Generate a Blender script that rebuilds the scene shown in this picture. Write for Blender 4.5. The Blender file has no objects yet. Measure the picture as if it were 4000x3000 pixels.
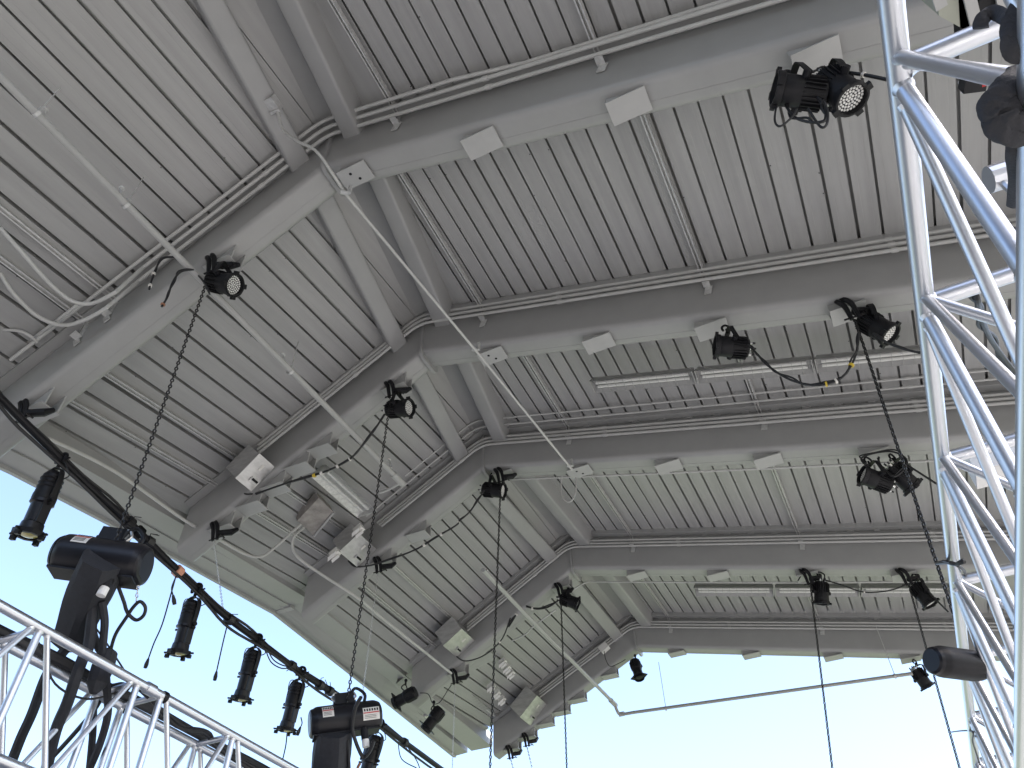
import bpy, math, random
from mathutils import Vector, Matrix
random.seed(7)
sc = bpy.context.scene
COL = sc.collection
V = Vector

# ------------------------------------------------------------------ camera, sky, sun, exposure
F = 2984.0; CX, CY = 2000.0, 1500.0
AX_X = V((0.90078461, -0.3181879, -0.29553943))     # world axes seen from the lens (x right, y down, z forward)
AX_Y = V((0.43389303, 0.63123464, 0.64286832))
AX_Z = V((-0.01799819, -0.70731838, 0.70666596))
cam = bpy.data.cameras.new("camera"); camo = bpy.data.objects.new("camera", cam); COL.objects.link(camo)
R3 = Matrix(((AX_X[0], -AX_X[1], -AX_X[2]), (AX_Y[0], -AX_Y[1], -AX_Y[2]), (AX_Z[0], -AX_Z[1], -AX_Z[2])))
camo.matrix_world = R3.to_4x4()
cam.sensor_width = 36.0; cam.sensor_fit = 'HORIZONTAL'; cam.lens = F / 4000 * 36
cam.clip_start = 0.05; cam.clip_end = 5000
sc.camera = camo
SUN_EL, SUN_AZ = 54.0, 98.0        # azimuth clockwise from +Y
w = bpy.data.worlds.new("World"); sc.world = w; w.use_nodes = True
nt = w.node_tree; bg = nt.nodes["Background"]
sky = nt.nodes.new("ShaderNodeTexSky"); sky.sky_type = 'NISHITA'; sky.sun_disc = False
sky.sun_elevation = math.radians(SUN_EL); sky.sun_rotation = math.radians(SUN_AZ)
sky.air_density = 1.0; sky.dust_density = 3.2; sky.ozone_density = 1.0
nt.links.new(sky.outputs[0], bg.inputs[0]); bg.inputs[1].default_value = 0.115
sun = bpy.data.lights.new("sun", 'SUN'); suno = bpy.data.objects.new("sun", sun); COL.objects.link(suno)
sun.energy = 4.0; sun.angle = math.radians(0.53); sun.color = (1.0, 0.95, 0.88)
sd = V((math.sin(math.radians(SUN_AZ)) * math.cos(math.radians(SUN_EL)), math.cos(math.radians(SUN_AZ)) * math.cos(math.radians(SUN_EL)), math.sin(math.radians(SUN_EL))))
suno.rotation_euler = sd.to_track_quat('Z', 'Y').to_euler(); suno.location = sd * 60
sc.view_settings.view_transform = 'Standard'; sc.view_settings.look = 'None'
sc.view_settings.exposure = 2.2; sc.view_settings.gamma = 1.0
try:
    sc.cycles.max_bounces = 10; sc.cycles.diffuse_bounces = 6; sc.cycles.use_denoising = True
except Exception: pass

# ------------------------------------------------------------------ materials
def mat(name, col, rough=0.5, metal=0.0, var=0.0, scale=6.0, bump=0.0, bscale=60.0, spec=0.5, stretch=None, col2=None):
    m = bpy.data.materials.new(name); m.use_nodes = True
    n = m.node_tree.nodes; l = m.node_tree.links; b = n["Principled BSDF"]
    b.inputs["Roughness"].default_value = rough; b.inputs["Metallic"].default_value = metal
    b.inputs["Specular IOR Level"].default_value = spec
    b.inputs["Base Color"].default_value = (*col, 1)
    if var > 0 or bump > 0 or col2:
        geo = n.new("ShaderNodeNewGeometry"); mp = n.new("ShaderNodeMapping"); l.new(geo.outputs["Position"], mp.inputs[0])
        if stretch: mp.inputs["Scale"].default_value = stretch
    if var > 0 or col2:
        tx = n.new("ShaderNodeTexNoise"); tx.inputs["Scale"].default_value = scale; tx.inputs["Detail"].default_value = 6; tx.inputs["Roughness"].default_value = 0.62
        l.new(mp.outputs[0], tx.inputs["Vector"])
        rp = n.new("ShaderNodeValToRGB"); l.new(tx.outputs[0], rp.inputs[0])
        rp.color_ramp.elements[0].position = 0.3; rp.color_ramp.elements[1].position = 0.7
        c2 = col2 or tuple(min(1, c * (1 + var)) for c in col)
        rp.color_ramp.elements[0].color = (*[c * (1 - var) for c in col], 1); rp.color_ramp.elements[1].color = (*c2, 1)
        l.new(rp.outputs[0], b.inputs["Base Color"])
        rr = n.new("ShaderNodeMapRange"); rr.inputs[3].default_value = max(0.02, rough - 0.08); rr.inputs[4].default_value = min(1, rough + 0.1)
        l.new(tx.outputs[0], rr.inputs[0]); l.new(rr.outputs[0], b.inputs["Roughness"])
    if bump > 0:
        t2 = n.new("ShaderNodeTexNoise"); t2.inputs["Scale"].default_value = bscale; t2.inputs["Detail"].default_value = 3
        l.new(mp.outputs[0], t2.inputs["Vector"])
        bp = n.new("ShaderNodeBump"); bp.inputs["Strength"].default_value = bump; bp.inputs["Distance"].default_value = 0.01
        l.new(t2.outputs[0], bp.inputs["Height"]); l.new(bp.outputs[0], b.inputs["Normal"])
    return m

def emat_glass(name, col, rough=0.15):
    return mat(name, col, rough, 0.0, spec=0.8)

M = {
 'steel': mat("grey painted steel", (.315, .315, .311), .36, var=.055, scale=2.6, bump=.02, bscale=45, spec=.45),
 'deck': mat("grey painted deck", (.325, .324, .319), .36, var=.10, scale=1.6, stretch=(7, .35, 1), bump=.012, bscale=60, spec=.5),
 'plate': mat("primed plate", (.36, .36, .355), .5, var=.05, scale=5),
 'conduit': mat("painted conduit", (.47, .47, .455), .4, var=.06, scale=9),
 'pipe': mat("painted pipe", (.37, .37, .36), .4, var=.06, scale=9),
 'galv': mat("galvanised steel", (.55, .55, .54), .40, metal=.4, var=.18, scale=28),
 'stain': mat("stainless box", (.50, .495, .49), .36, metal=.6, var=.18, scale=9, stretch=(1, 1, 3)),
 'rusty': mat("stained box", (.34, .31, .29), .5, metal=.25, var=.3, scale=9),
 'alu': mat("mill aluminium", (.64, .655, .69), .37, metal=1.0),
 'black': mat("black paint", (.010, .010, .012), .45, var=.25, scale=14, bump=.03, bscale=90, spec=.22),
 'blackgloss': mat("black gloss", (.010, .010, .013), .34, var=.2, scale=5, spec=.3),
 'cable': mat("black cable", (.014, .014, .016), .5, var=.25, scale=20),
 'fabric': mat("black fabric", (.018, .019, .024), .75, var=.3, scale=30, bump=.25, bscale=220),
 'chainb': mat("black chain", (.025, .024, .024), .38, metal=.6),
 'chains': mat("zinc chain", (.55, .55, .55), .3, metal=.85),
 'led': mat("led lens", (.75, .75, .72), .12, spec=.9),
 'amber': mat("amber lens", (.42, .36, .12), .12, spec=.9),
 'white': mat("white plastic", (.72, .71, .69), .45, var=.05, scale=8),
 'tube': mat("lamp tube", (.60, .60, .58), .35),
 'yellow': mat("yellow tape", (.55, .40, .04), .5),
 'pink': mat("orange tape", (.62, .30, .20), .6),
 'blue': mat("blue tape", (.03, .13, .35), .5),
 'red': mat("red paint", (.45, .02, .02), .4),
 'redbulb': mat("rust bulb", (.28, .07, .03), .4),
 'label': mat("label paper", (.68, .66, .62), .5, var=.06, scale=40),
 'copper': mat("sleeve", (.30, .14, .08), .5),
 'concrete': mat("concrete", (.19, .188, .188), .85, var=.12, scale=1.2, bump=.1, bscale=20),
 'wall': mat("shade wall", (.06, .06, .062), .8, var=.1, scale=2),
 'paving': mat("paving", (.125, .123, .124), .9, var=.12, scale=.8),
 'grass': mat("lawn", (.066, .088, .046), .9, var=.3, scale=1.5, bump=.4, bscale=30),
 'cab': mat("grey green housing", (.30, .31, .26), .55, var=.08, scale=7),
}

# ------------------------------------------------------------------ helpers
def ray(p):
    x, y = (p[0] - CX), (p[1] - CY)
    v = V((x, y, F)); return V((AX_X.dot(v), AX_Y.dot(v), AX_Z.dot(v)))
def at(p, X=None, Y=None, Z=None):
    r = ray(p)
    k = X / r.x if X is not None else Y / r.y if Y is not None else Z / r.z
    return r * k
def s1(x, y): return (x / 1.106, y / 1.106)
def s2(x, y): return (2000 + x / 1.106, y / 1.106)
def s3(x, y): return (x / 1.106, 1500 + y / 1.106)
def s4(x, y): return (2000 + x / 1.106, 1500 + y / 1.106)
def s5(x, y): return (1000 + x / 1.106, 750 + y / 1.106)

def onv(px, x, y):      # point of the vertical through x, y nearest the sight line
    r = ray(px); k = (r.x * x + r.y * y) / (r.x ** 2 + r.y ** 2); return V((x, y, r.z * k))

class MB:
    def __init__(s): s.v = []; s.f = []; s.m = []; s.k = 0
    def mat(s, k): s.k = k; return s
    def add(s, vs, fs):
        o = len(s.v); s.v += [V(a) for a in vs]; s.f += [tuple(o + i for i in q) for q in fs]; s.m += [s.k] * len(fs); return s
    def box(s, c, a, b, d):
        c = V(c); a = V(a); b = V(b); d = V(d)
        vs = [c + i * a + j * b + k * d for k in (-1, 1) for j in (-1, 1) for i in (-1, 1)]
        return s.add(vs, [(0, 2, 3, 1), (4, 5, 7, 6), (0, 1, 5, 4), (2, 6, 7, 3), (0, 4, 6, 2), (1, 3, 7, 5)])
    def abox(s, x0, x1, y0, y1, z0, z1):
        return s.box(((x0 + x1) / 2, (y0 + y1) / 2, (z0 + z1) / 2), ((x1 - x0) / 2, 0, 0), (0, (y1 - y0) / 2, 0), (0, 0, (z1 - z0) / 2))
    def sweep(s, loops, cap=True, closed=False):
        n = len(loops[0]); vs = [p for L in loops for p in L]; fs = []
        m = len(loops)
        for i in range(m if closed else m - 1):
            a = i * n; b = ((i + 1) % m) * n
            for j in range(n):
                j2 = (j + 1) % n; fs.append((a + j, a + j2, b + j2, b + j))
        if cap and not closed: fs.append(tuple(range(n - 1, -1, -1))); fs.append(tuple((m - 1) * n + j for j in range(n)))
        return s.add(vs, fs)
    def tube(s, pts, r, n=8, cap=True, closed=False):
        pts = [V(p) for p in pts]; m = len(pts); loops = []; nrm = None
        for i, p in enumerate(pts):
            if closed: t = (pts[(i + 1) % m] - pts[i - 1])
            else: t = (pts[min(i + 1, m - 1)] - pts[max(i - 1, 0)])
            if t.length < 1e-9: t = V((0, 0, 1))
            t.normalize()
            if nrm is None:
                nrm = t.orthogonal().normalized()
            nrm = (nrm - t * nrm.dot(t))
            nrm = nrm.normalized() if nrm.length > 1e-6 else t.orthogonal().normalized()
            bn = t.cross(nrm); rr = r[i] if isinstance(r, (list, tuple)) else r
            loops.append([p + (nrm * math.cos(2 * math.pi * j / n) + bn * math.sin(2 * math.pi * j / n)) * rr for j in range(n)])
        return s.sweep(loops, cap, closed)
    def lathe(s, p, ax, prof, n=24):
        p = V(p); ax = V(ax).normalized()
        return s.tube([p + ax * t for t, r in prof], [max(r, 1e-4) for t, r in prof], n) if False else s._lathe(p, ax, prof, n)
    def _lathe(s, p, ax, prof, n):
        u = ax.orthogonal().normalized(); v2 = ax.cross(u)
        loops = [[p + ax * t + (u * math.cos(2 * math.pi * j / n) + v2 * math.sin(2 * math.pi * j / n)) * max(r, 1e-4) for j in range(n)] for t, r in prof]
        return s.sweep(loops, True)
    def ball(s, c, r, n=10):
        prof = [(-r * math.cos(math.pi * i / 6), r * math.sin(math.pi * i / 6)) for i in range(7)]
        return s._lathe(V(c), V((0, 0, 1)), prof, n)
    def build(s, name, mats, parent=None, sharp=24.0, thing=None):
        if not isinstance(mats, (list, tuple)): mats = [mats]
        me = bpy.data.meshes.new(name)
        if parent is not None:
            org = parent["_o"] if False else wloc(parent)
        else:
            lo = V((min(v.x for v in s.v), min(v.y for v in s.v), min(v.z for v in s.v))); hi = V((max(v.x for v in s.v), max(v.y for v in s.v), max(v.z for v in s.v)))
            org = V(((lo.x + hi.x) / 2, (lo.y + hi.y) / 2, lo.z))
        me.from_pydata([tuple(v - org) for v in s.v], [], s.f)
        for mm in mats: me.materials.append(M[mm] if isinstance(mm, str) else mm)
        me.polygons.foreach_set("material_index", s.m)
        me.update()
        import bmesh
        b = bmesh.new(); b.from_mesh(me); bmesh.ops.recalc_face_normals(b, faces=b.faces); b.to_mesh(me); b.free()
        me.shade_smooth() if hasattr(me, "shade_smooth") else None
        try: me.set_sharp_from_angle(angle=math.radians(sharp))
        except Exception: pass
        o = bpy.data.objects.new(name, me); COL.objects.link(o)
        WL[o.name] = org.copy()
        if parent is not None: o.parent = parent
        else: o.location = org
        return o
WL = {}
def wloc(o): return WL[o.name]
def tag(o, label, cat, group=None, kind=None):
    if label: o["label"] = label
    if cat: o["category"] = cat
    if group: o["group"] = group
    if kind: o["kind"] = kind
    return o
def thing(name, label, cat, loc, group=None):
    o = bpy.data.objects.new(name, None); COL.objects.link(o); o.location = V(loc); o.empty_display_size = .1
    WL[o.name] = V(loc)
    return tag(o, label, cat, group)
def spline(pts, k=6):
    pts = [V(p) for p in pts]; out = []
    for i in range(len(pts) - 1):
        p0 = pts[max(i - 1, 0)]; p1 = pts[i]; p2 = pts[i + 1]; p3 = pts[min(i + 2, len(pts) - 1)]
        for j in range(k):
            t = j / k
            out.append(0.5 * ((2 * p1) + (p2 - p0) * t + (2 * p0 - 5 * p1 + 4 * p2 - p3) * t * t + (3 * p1 - p0 - 3 * p2 + p3) * t ** 3))
    out.append(pts[-1]); return out
def sag(a, b, d, n=10, jit=0.0):
    a = V(a); b = V(b)
    return [a.lerp(b, i / n) - V((0, 0, d * 4 * (i / n) * (1 - i / n))) + V((random.uniform(-jit, jit), random.uniform(-jit, jit), random.uniform(-jit, jit))) * (0 < i < n) for i in range(n + 1)]
def lerp(a, b, t): return a + (b - a) * t
def rrect(w0, w1, z0, z1, rb, rt, seg=5):
    """closed section in (y, z): lower corners of radius rb, upper of radius rt"""
    out = []
    for (cx, cz, r, a0) in ((w1 - rb, z0 + rb, rb, -90), (w1 - rt, z1 - rt, rt, 0), (w0 + rt, z1 - rt, rt, 90), (w0 + rb, z0 + rb, rb, 180)):
        for i in range(seg + 1):
            a = math.radians(a0 + 90 * i / seg); out.append((cx + r * math.cos(a), cz + r * math.sin(a)))
    return out

# ------------------------------------------------------------------ ground (out of view below the frame; it lights the roof)
g = MB(); g.abox(-60, 60, -60, 60, -2.0, -1.75); g2 = g.build("lawn", 'grass'); tag(g2, "green lawn around the covered stage", "lawn", kind='structure')
g = MB(); g.abox(-40, 40, -20, 14.2, -1.76, -1.745); tag(g.build("paving", 'paving'), "grey paving round the stage", "paving", kind='structure')
g = MB(); g.abox(-5.6, 7.5, -9.0, 12.2, -1.752, -1.7); tag(g.build("stage_floor", 'concrete'), "pale concrete stage floor under the roof", "floor", kind='structure')

g = MB(); g.abox(-6.2, 7.0, -5.3, -5.0, -1.75, 5.2); tag(g.build("shade_wall", 'wall'), "added unseen dark grey wall behind the stage that shades the rafters", "wall", kind='structure')  # unseen wall, added to keep light off the rafters' near faces
# ------------------------------------------------------------------ roof
TW = .28; TD = .55; DH = .60
YS = [2.61, 4.87, 6.90, 9.60, 12.41]
APX = [(1337, 745), (1696, 1442), (1927, 1874), (2263, 2256), (2505, 2553)]
LPX = [(380, 1500), (764, 2201), (1230, 2445), (1641, 2770), (2045, 2903)]
RPX = [(3447, 237), (3596, 1221), (3664, 1782), (3112, 2258), (3569, 2580)]
RF = []
for i in range(5):
    A = at(APX[i], Y=YS[i]); L = at(LPX[i], Y=YS[i]); Rr = at(RPX[i], Y=YS[i])
    RF.append(dict(A=A, Y=YS[i], sl=(A.z - L.z) / (A.x - L.x), sr=(Rr.z - A.z) / (Rr.x - A.x), xl=(-5.95, -5.93, -5.94, -6.03, -6.1)[i], xr=3.0))
def rz(i, x):
    r = RF[i]; return r['A'].z + (r['sl'] if x < r['A'].x else r['sr']) * (x - r['A'].x)
roof = thing("stage_roof", "pitched grey steel stage roof with ribbed deck on tubular rafters", "roof", (0, 6, 4.2))

def bracket(par, i, px, plate_w=.275, holes=False):
    """flat plate hung level under a sloping rafter on a triangular web"""
    r = RF[i]; yc = r['Y'] - TW / 2
    # find x where the plate's ray meets the rafter's underside
    P = at(px, Y=yc)
    x = P.x
    lo = min(rz(i, x - plate_w / 2), rz(i, x + plate_w / 2)) - .018
    P = at(px, Z=lo); x = P.x; lo = min(rz(i, x - plate_w / 2), rz(i, x + plate_w / 2)) - .018
    mb = MB()
    mb.abox(x - plate_w / 2, x + plate_w / 2, yc - .10, yc + .08, lo - .006, lo + .006)
    for yy in (yc - .06,):
        a = [(x - plate_w / 2 + .005, yy - .006, lo + .004), (x + plate_w / 2 - .005, yy - .006, lo + .004), (x + plate_w / 2 - .005, yy - .006, rz(i, x + plate_w / 2) + .02), (x - plate_w / 2 + .005, yy - .006, rz(i, x - plate_w / 2) + .02)]
        b = [(p[0], p[1] + .012, p[2]) for p in a]
        mb.sweep([a, b])
    for yy in (yc + .06,):
        a = [(x - plate_w / 2 + .005, yy - .006, lo + .004), (x + plate_w / 2 - .005, yy - .006, lo + .004), (x + plate_w / 2 - .005, yy - .006, rz(i, x + plate_w / 2) + .02), (x - plate_w / 2 + .005, yy - .006, rz(i, x - plate_w / 2) + .02)]
        b = [(p[0], p[1] + .012, p[2]) for p in a]
        mb.sweep([a, b])
    if holes:
        mb.mat(1)
        for q in ((-.03, -.04), (.02, .03)): mb._lathe(V((x + q[0], yc + q[1], lo - .0055)), V((0, 0, -1)), [(0, .013), (.0012, .013)], 12)
    mb.build("mounting_plate", ['plate', 'black'], par)
    return V((x, yc, lo - .006))

BPX = [
 [(1408, 720), (1894, 583), (2466, 439), (3193, 240), (930, 1062), (175, 1610)],
 [(1935, 1410), (2347, 1356), (2790, 1306), (3320, 1239), (1580, 1545), (1284, 1771), (1189, 1839), (1103, 1916), (1008, 1988), (900, 2075)],
 [(1972, 1865), (2270, 1850), (2619, 1835), (3008, 1816), (3424, 1800), (1637, 2097), (1515, 2210)],
 [(2497, 2262), (2814, 2264), (3162, 2268), (3537, 2273), (2203, 2307), (1817, 2644)],
 [(2655, 2568), (2945, 2576), (3261, 2580), (3560, 2584), (2398, 2653), (2280, 2748), (2221, 2797), (2163, 2845), (2108, 2897), (2045, 2942)]]
BR = []
for i, r in enumerate(RF):
    mb = MB(); y1 = r['Y']; y0 = y1 - TW
    sec = rrect(y0, y1, 0, TD, .062, .04)
    xs = [r['xl'], r['A'].x, r['xr']]
    mb.sweep([[(x, y, rz(i, x) + z) for (y, z) in sec] for x in xs])
    # bearing plate on top, wider than the tube
    mb.sweep([[(x, y, rz(i, x) + z) for (y, z) in ((y0 - .09, TD - .012), (y1 + .09, TD - .012), (y1 + .09, DH - .004), (y0 - .09, DH - .004))] for x in xs])
    # stitch welds along the plate
    for side in (0, 1):
        x = r['A'].x + (.5 if side else -.5)
        while (x < r['xr'] - .3) if side else (x > r['xl'] + .3):
            u = V((1, 0, (r['sr'] if side else r['sl']))).normalized()
            mb.box((x, y0 - .004, rz(i, x) + TD - .02), u * .04, (0, .008, 0), V((-u.z, 0, u.x)) * .008)
            x += .3 if side else -.3
    for (xa_, xb_) in ((r['xl'] + .02, r['A'].x - .02), (r['A'].x + .02, r['xr'] - .02)):
        mb.sweep([[(x, y1 - .105 + q, rz(i, x) + z) for q, z in ((-.003, .001), (-.003, -.0022), (.003, -.0022), (.003, .001))] for x in (xa_, xb_)])
    raf = mb.build("rafter", 'steel', roof)
    # splice plate at the ridge, a little larger than the tube, rounded like it
    mb = MB(); s2_ = rrect(y0 - .025, y1 + .055, -.06, TD - .02, .085, .04)
    ax = r['A'].x
    mb.sweep([[(ax - .017, y, r['A'].z + z) for (y, z) in s2_], [(ax + .017, y, r['A'].z + z) for (y, z) in s2_]])
    mb.build("end_plate", 'steel', raf)
    BR.append([bracket(raf, i, p, holes=(k == (0, 0, 1, 9, 9)[i])) for k, p in enumerate(BPX[i])])

# eave lines
def interp(y, xs, vs):
    if y <= xs[0]: return vs[0]
    for i in range(len(xs) - 1):
        if y <= xs[i + 1]: return lerp(vs[i], vs[i + 1], (y - xs[i]) / (xs[i + 1] - xs[i]))
    return vs[-1]
EY = [-1.2, 3.0, 5.0, 7.0, 12.6]
def ei(y): return interp(y, EY, [-5.5, -5.86, -6.10, -6.15, -6.33])
def em(y): return interp(y, EY, [-5.75, -6.13, -6.42, -6.45, -6.75])
def eo(y): return interp(y, EY, [-6.05, -6.42, -6.68, -6.74, -7.12])
def ez(y): return interp(y, [-1.2, 2.5, 4.7, 6.8, 9.5, 12.6], [3.6, 4.35, 4.8, 5.04, 5.03, 5.0])
# virtual line behind the camera for the first bay
RF0 = dict(A=V((RF[0]['A'].x + .56, -1.2, RF[0]['A'].z)), sl=RF[0]['sl'], sr=RF[0]['sr'], Y=-1.2)
def rz0(x):
    r = RF0; return r['A'].z + (r['sl'] if x < r['A'].x else r['sr']) * (x - r['A'].x)
PITCH = {'r': .172, 'l': .155}
PHASE = {'r': (-1.66, .06, -1.534, -1.05, -2.78), 'l': (-3.57, -5.55, -5.44, -4.18, -4.30)}
GAP = .019
def deck(b):
    za = (lambda x: rz0(x)) if b == 0 else (lambda x: rz(b - 1, x))
    zb = lambda x: rz(b, x)
    ya = -1.2 if b == 0 else RF[b - 1]['Y'] - TW / 2 + .002
    yb = RF[b]['Y'] - TW / 2 - .002
    Aa = (RF0 if b == 0 else RF[b - 1])['A']; Ab = RF[b]['A']
    for side in ('r', 'l'):
        mb = MB(); sg = 1 if side == 'r' else -1; p = PITCH[side] if side == 'r' else (.173, .166, .158, .155, .162)[b]
        x0 = (max(Aa.x, Ab.x) + .06) if side == 'r' else (min(Aa.x, Ab.x) - .06)
        x0 += sg * (((PHASE[side][b] - x0) * sg) % p)
        xend = 3.0 if side == 'r' else None
        k = 0; prof = []
        lim = 3.0 if side == 'r' else min(ei(ya), ei(yb)) - .10
        x = x0
        while (x + sg * p - lim) * sg < 0:
            g = GAP * random.choice((.75, 1, 1, 1.25)) * (1 if side == 'r' else 1.2)
            for (t, z) in ((g / 2 + .028, .09), (g / 2, 0), (p * .30, 0), (p * .30 + .002, .0010), (p * .30 + .004, 0), (p * .70, 0), (p * .70 + .002, .0010), (p * .70 + .004, 0), (p - g / 2, 0), (p - g / 2 - .028, .09)):
                prof.append((x + sg * t, z))
            x += sg * p
        # sheets that close the deck at the ridge and at the eave
        A_ = [(xx, ya, za(xx) + DH + z) for xx, z in prof]; B_ = [(xx, yb, zb(xx) + DH + z) for xx, z in prof]
        n = len(prof)
        mb.add(A_ + B_, [(j, j + 1, n + j + 1, n + j) for j in range(n - 1)])
        xa0, xb0 = Aa.x, Ab.x
        mb.add([(xa0, ya, za(xa0) + DH + .003), (x0 + sg * .008, ya, za(x0) + DH + .003), (x0 + sg * .008, yb, zb(x0) + DH + .003), (xb0, yb, zb(xb0) + DH + .003)], [(0, 1, 2, 3)])
        mb.mat(1)
        rs = random.Random(b * 7 + (side == 'l'))
        for _ in range(24):
            xx = x0 + sg * (rs.randint(0, max(1, int(abs(lim - x0) / p) - 1)) + rs.choice((.09, .91))) * p; tt = rs.choice((.18, .5, .82, rs.random())); yy = lerp(ya + .2, yb - .2, tt); zz = lerp(za(xx), zb(xx), (yy - ya) / (yb - ya)) + DH
            mb._lathe(V((xx, yy, zz + .001)), V((0, 0, -1)), [(0, .006), (.003, .005), (.004, .002)], 7)
        mb.mat(0)
        # upper skin of the roof
        xl = x0 - sg * .3; xo = (eo(ya) + .2, eo(yb) + .2) if side == 'l' else (3.05, 3.05)
        mb.add([(xa0, ya, za(xa0) + DH + .14), (xo[0], ya, za(xo[0]) + DH + .14), (xo[1], yb, zb(xo[1]) + DH + .14), (xb0, yb, zb(xb0) + DH + .14)], [(0, 1, 2, 3)])
        mb.build("roof_deck", ['deck', 'black'], roof, sharp=10)
        # ridge beam on this side
        mb = MB()
        off, zo, wd = (.235, .30, .20) if side == 'r' else (-.275, .205, .20)
        loops = []
        yA = ya if b == 0 else RF[b - 1]['Y'] - .01
        yB = RF[b]['Y'] - TW + .01
        for (yy, A, s_) in ((yA, Aa, (RF0 if b == 0 else RF[b - 1])['s' + side]), (yB, Ab, RF[b]['s' + side])):
            u = V((1, 0, s_)).normalized(); nn = V((-u.z, 0, u.x))
            c = V((A.x + off, yy, A.z + zo))
            # shift sideways with the plan of the ridge
            loops.append([c + u * a + nn * z for (a, z) in rrect(-wd / 2, wd / 2, 0, .30, .03, .03, 4)])
        mb.sweep(loops); mb.build("ridge_beam", 'steel', roof)
    mb = MB()
    a = [(Aa.x - .22, ya, Aa.z + .545), (Aa.x + .22, ya, Aa.z + .545), (Aa.x + .22, ya, Aa.z + .56), (Aa.x - .22, ya, Aa.z + .56)]
    c = [(Ab.x - .22, yb - .15, Ab.z + .545), (Ab.x + .22, yb - .15, Ab.z + .545), (Ab.x + .22, yb - .15, Ab.z + .56), (Ab.x - .22, yb - .15, Ab.z + .56)]
    mb.sweep([a, c]); mb.build("ridge_cap", 'steel', roof)
for b in range(5): deck(b)

# eave beam and gutter (two lengths that meet at the middle rafter)
for (ya, yb, slit) in ((-1.2, 6.98, 0), (6.98, 12.55, 1)):
    ys_ = [ya] + [y for y in (1.0, 3.0, 5.0, 9.5) if ya < y < yb] + [yb - .002]
    mb = MB(); mb.sweep([[(ei(y), y, ez(y)), (ei(y), y, ez(y) + .22), (em(y) + .004, y, ez(y) + .20), (em(y) + .004, y, ez(y))] for y in ys_]); mb.build("eave_beam", 'steel', roof)
    mb = MB(); g_ = .075 if slit else .0
    mb.sweep([[(em(y) - g_, y, ez(y) - .014), (em(y) - g_, y, ez(y) + .2), (eo(y), y, ez(y) + .18), (eo(y), y, ez(y) - .05), (eo(y) + .06, y, ez(y) - .06), (eo(y) + .068, y, ez(y) - .03)] for y in ys_]); mb.build("gutter", 'steel', roof)
mb = MB(); mb.abox(eo(6.98) - .012, em(6.98) + .02, 6.94, 7.02, ez(7) - .04, ez(7) + .1); mb.build("gutter_joint", 'plate', roof)
for yy in (8.9, 10.9):
    mb = MB(); mb.abox(em(yy) - .09, em(yy) + .01, yy - .05, yy + .05, ez(yy) - .006, ez(yy) + .05); mb.build("gutter_strap", 'galv', roof)

# strut channels that run along the deck from rafter to rafter
def strut(b, xa, xb, drop=.05, hook=True):
    ya = RF[b - 1]['Y'] - .05 if b else -1.2; yb = RF[b]['Y'] - TW - .02
    za = (rz0(xa) if b == 0 else rz(b - 1, xa)) + DH - drop; zb = rz(b, xb) + DH - drop
    A = V((xa, ya, za)); B = V((xb, yb, zb)); t = (B - A).normalized(); u = V((1, 0, (RF[b]['sl'] if xb < RF[b]['A'].x else RF[b]['sr']))).normalized(); n = u.cross(t)
    if n.z < 0: n = -n
    mb = MB()
    h = .021
    sec = [(-h, h), (-h, -h), (-h * .45, -h), (-h * .45, -h + .004), (-h + .004, -h + .004), (-h + .004, h - .004), (h - .004, h - .004), (h - .004, -h + .004), (h * .45, -h + .004), (h * .45, -h), (h, -h), (h, h)]
    mb.sweep([[P + u * a + n * z for a, z in sec] for P in (A, B)])
    if hook:
        C = V((xb, yb + .012, rz(b, xb) + .36))
        Bq = V((xb, yb + .012, zb - .01))
        mb.sweep([[P + u * a + V((0, z, 0)) for a, z in sec] for P in (Bq, C)])
        mb.box(C + V((0, -.035, -.004)), u * .032, (0, .035, 0), V((-u.z, 0, u.x)) * .004); mb.box(C + V((0, -.004, -.05)), u * .032, (0, .004, 0), V((-u.z, 0, u.x)) * .05)
    mb.build("strut_channel", 'galv', roof)
for b in range(1, 5):
    xr1 = at([s5(985, 470), s5(1345, 970), s5(1620, 1470), (2615, 2425)][b - 1], Y=RF[b]['Y'] - TW).x
    strut(b, xr1 + (.02 if b < 3 else 0), xr1)
    xr2 = at([s2(820, 1165), s4(1060, 90), s4(1238, 650), s4(1325, 1020)][b - 1], Y=RF[b]['Y'] - TW).x
    strut(b, xr2, xr2)
strut(0, at(s2(385, 270), Y=2.33).x, at(s2(385, 270), Y=2.33).x)
strut(0, at(s1(1720, 520), Y=2.33).x, at(s1(1720, 520), Y=2.33).x)
for (b, p) in ((0, s1(470, 1370)), (0, s1(330, 1490)), (1, s3(1090, 235)), (1, s3(960, 370)), (2, s3(1540, 650)), (2, s3(1440, 700)), (3, s3(1990, 1020)), (3, s3(1885, 1130))):
    x = at(p, Y=RF[b]['Y'] - TW).x
    strut(b, x, x, hook=(b == 0))

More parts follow.
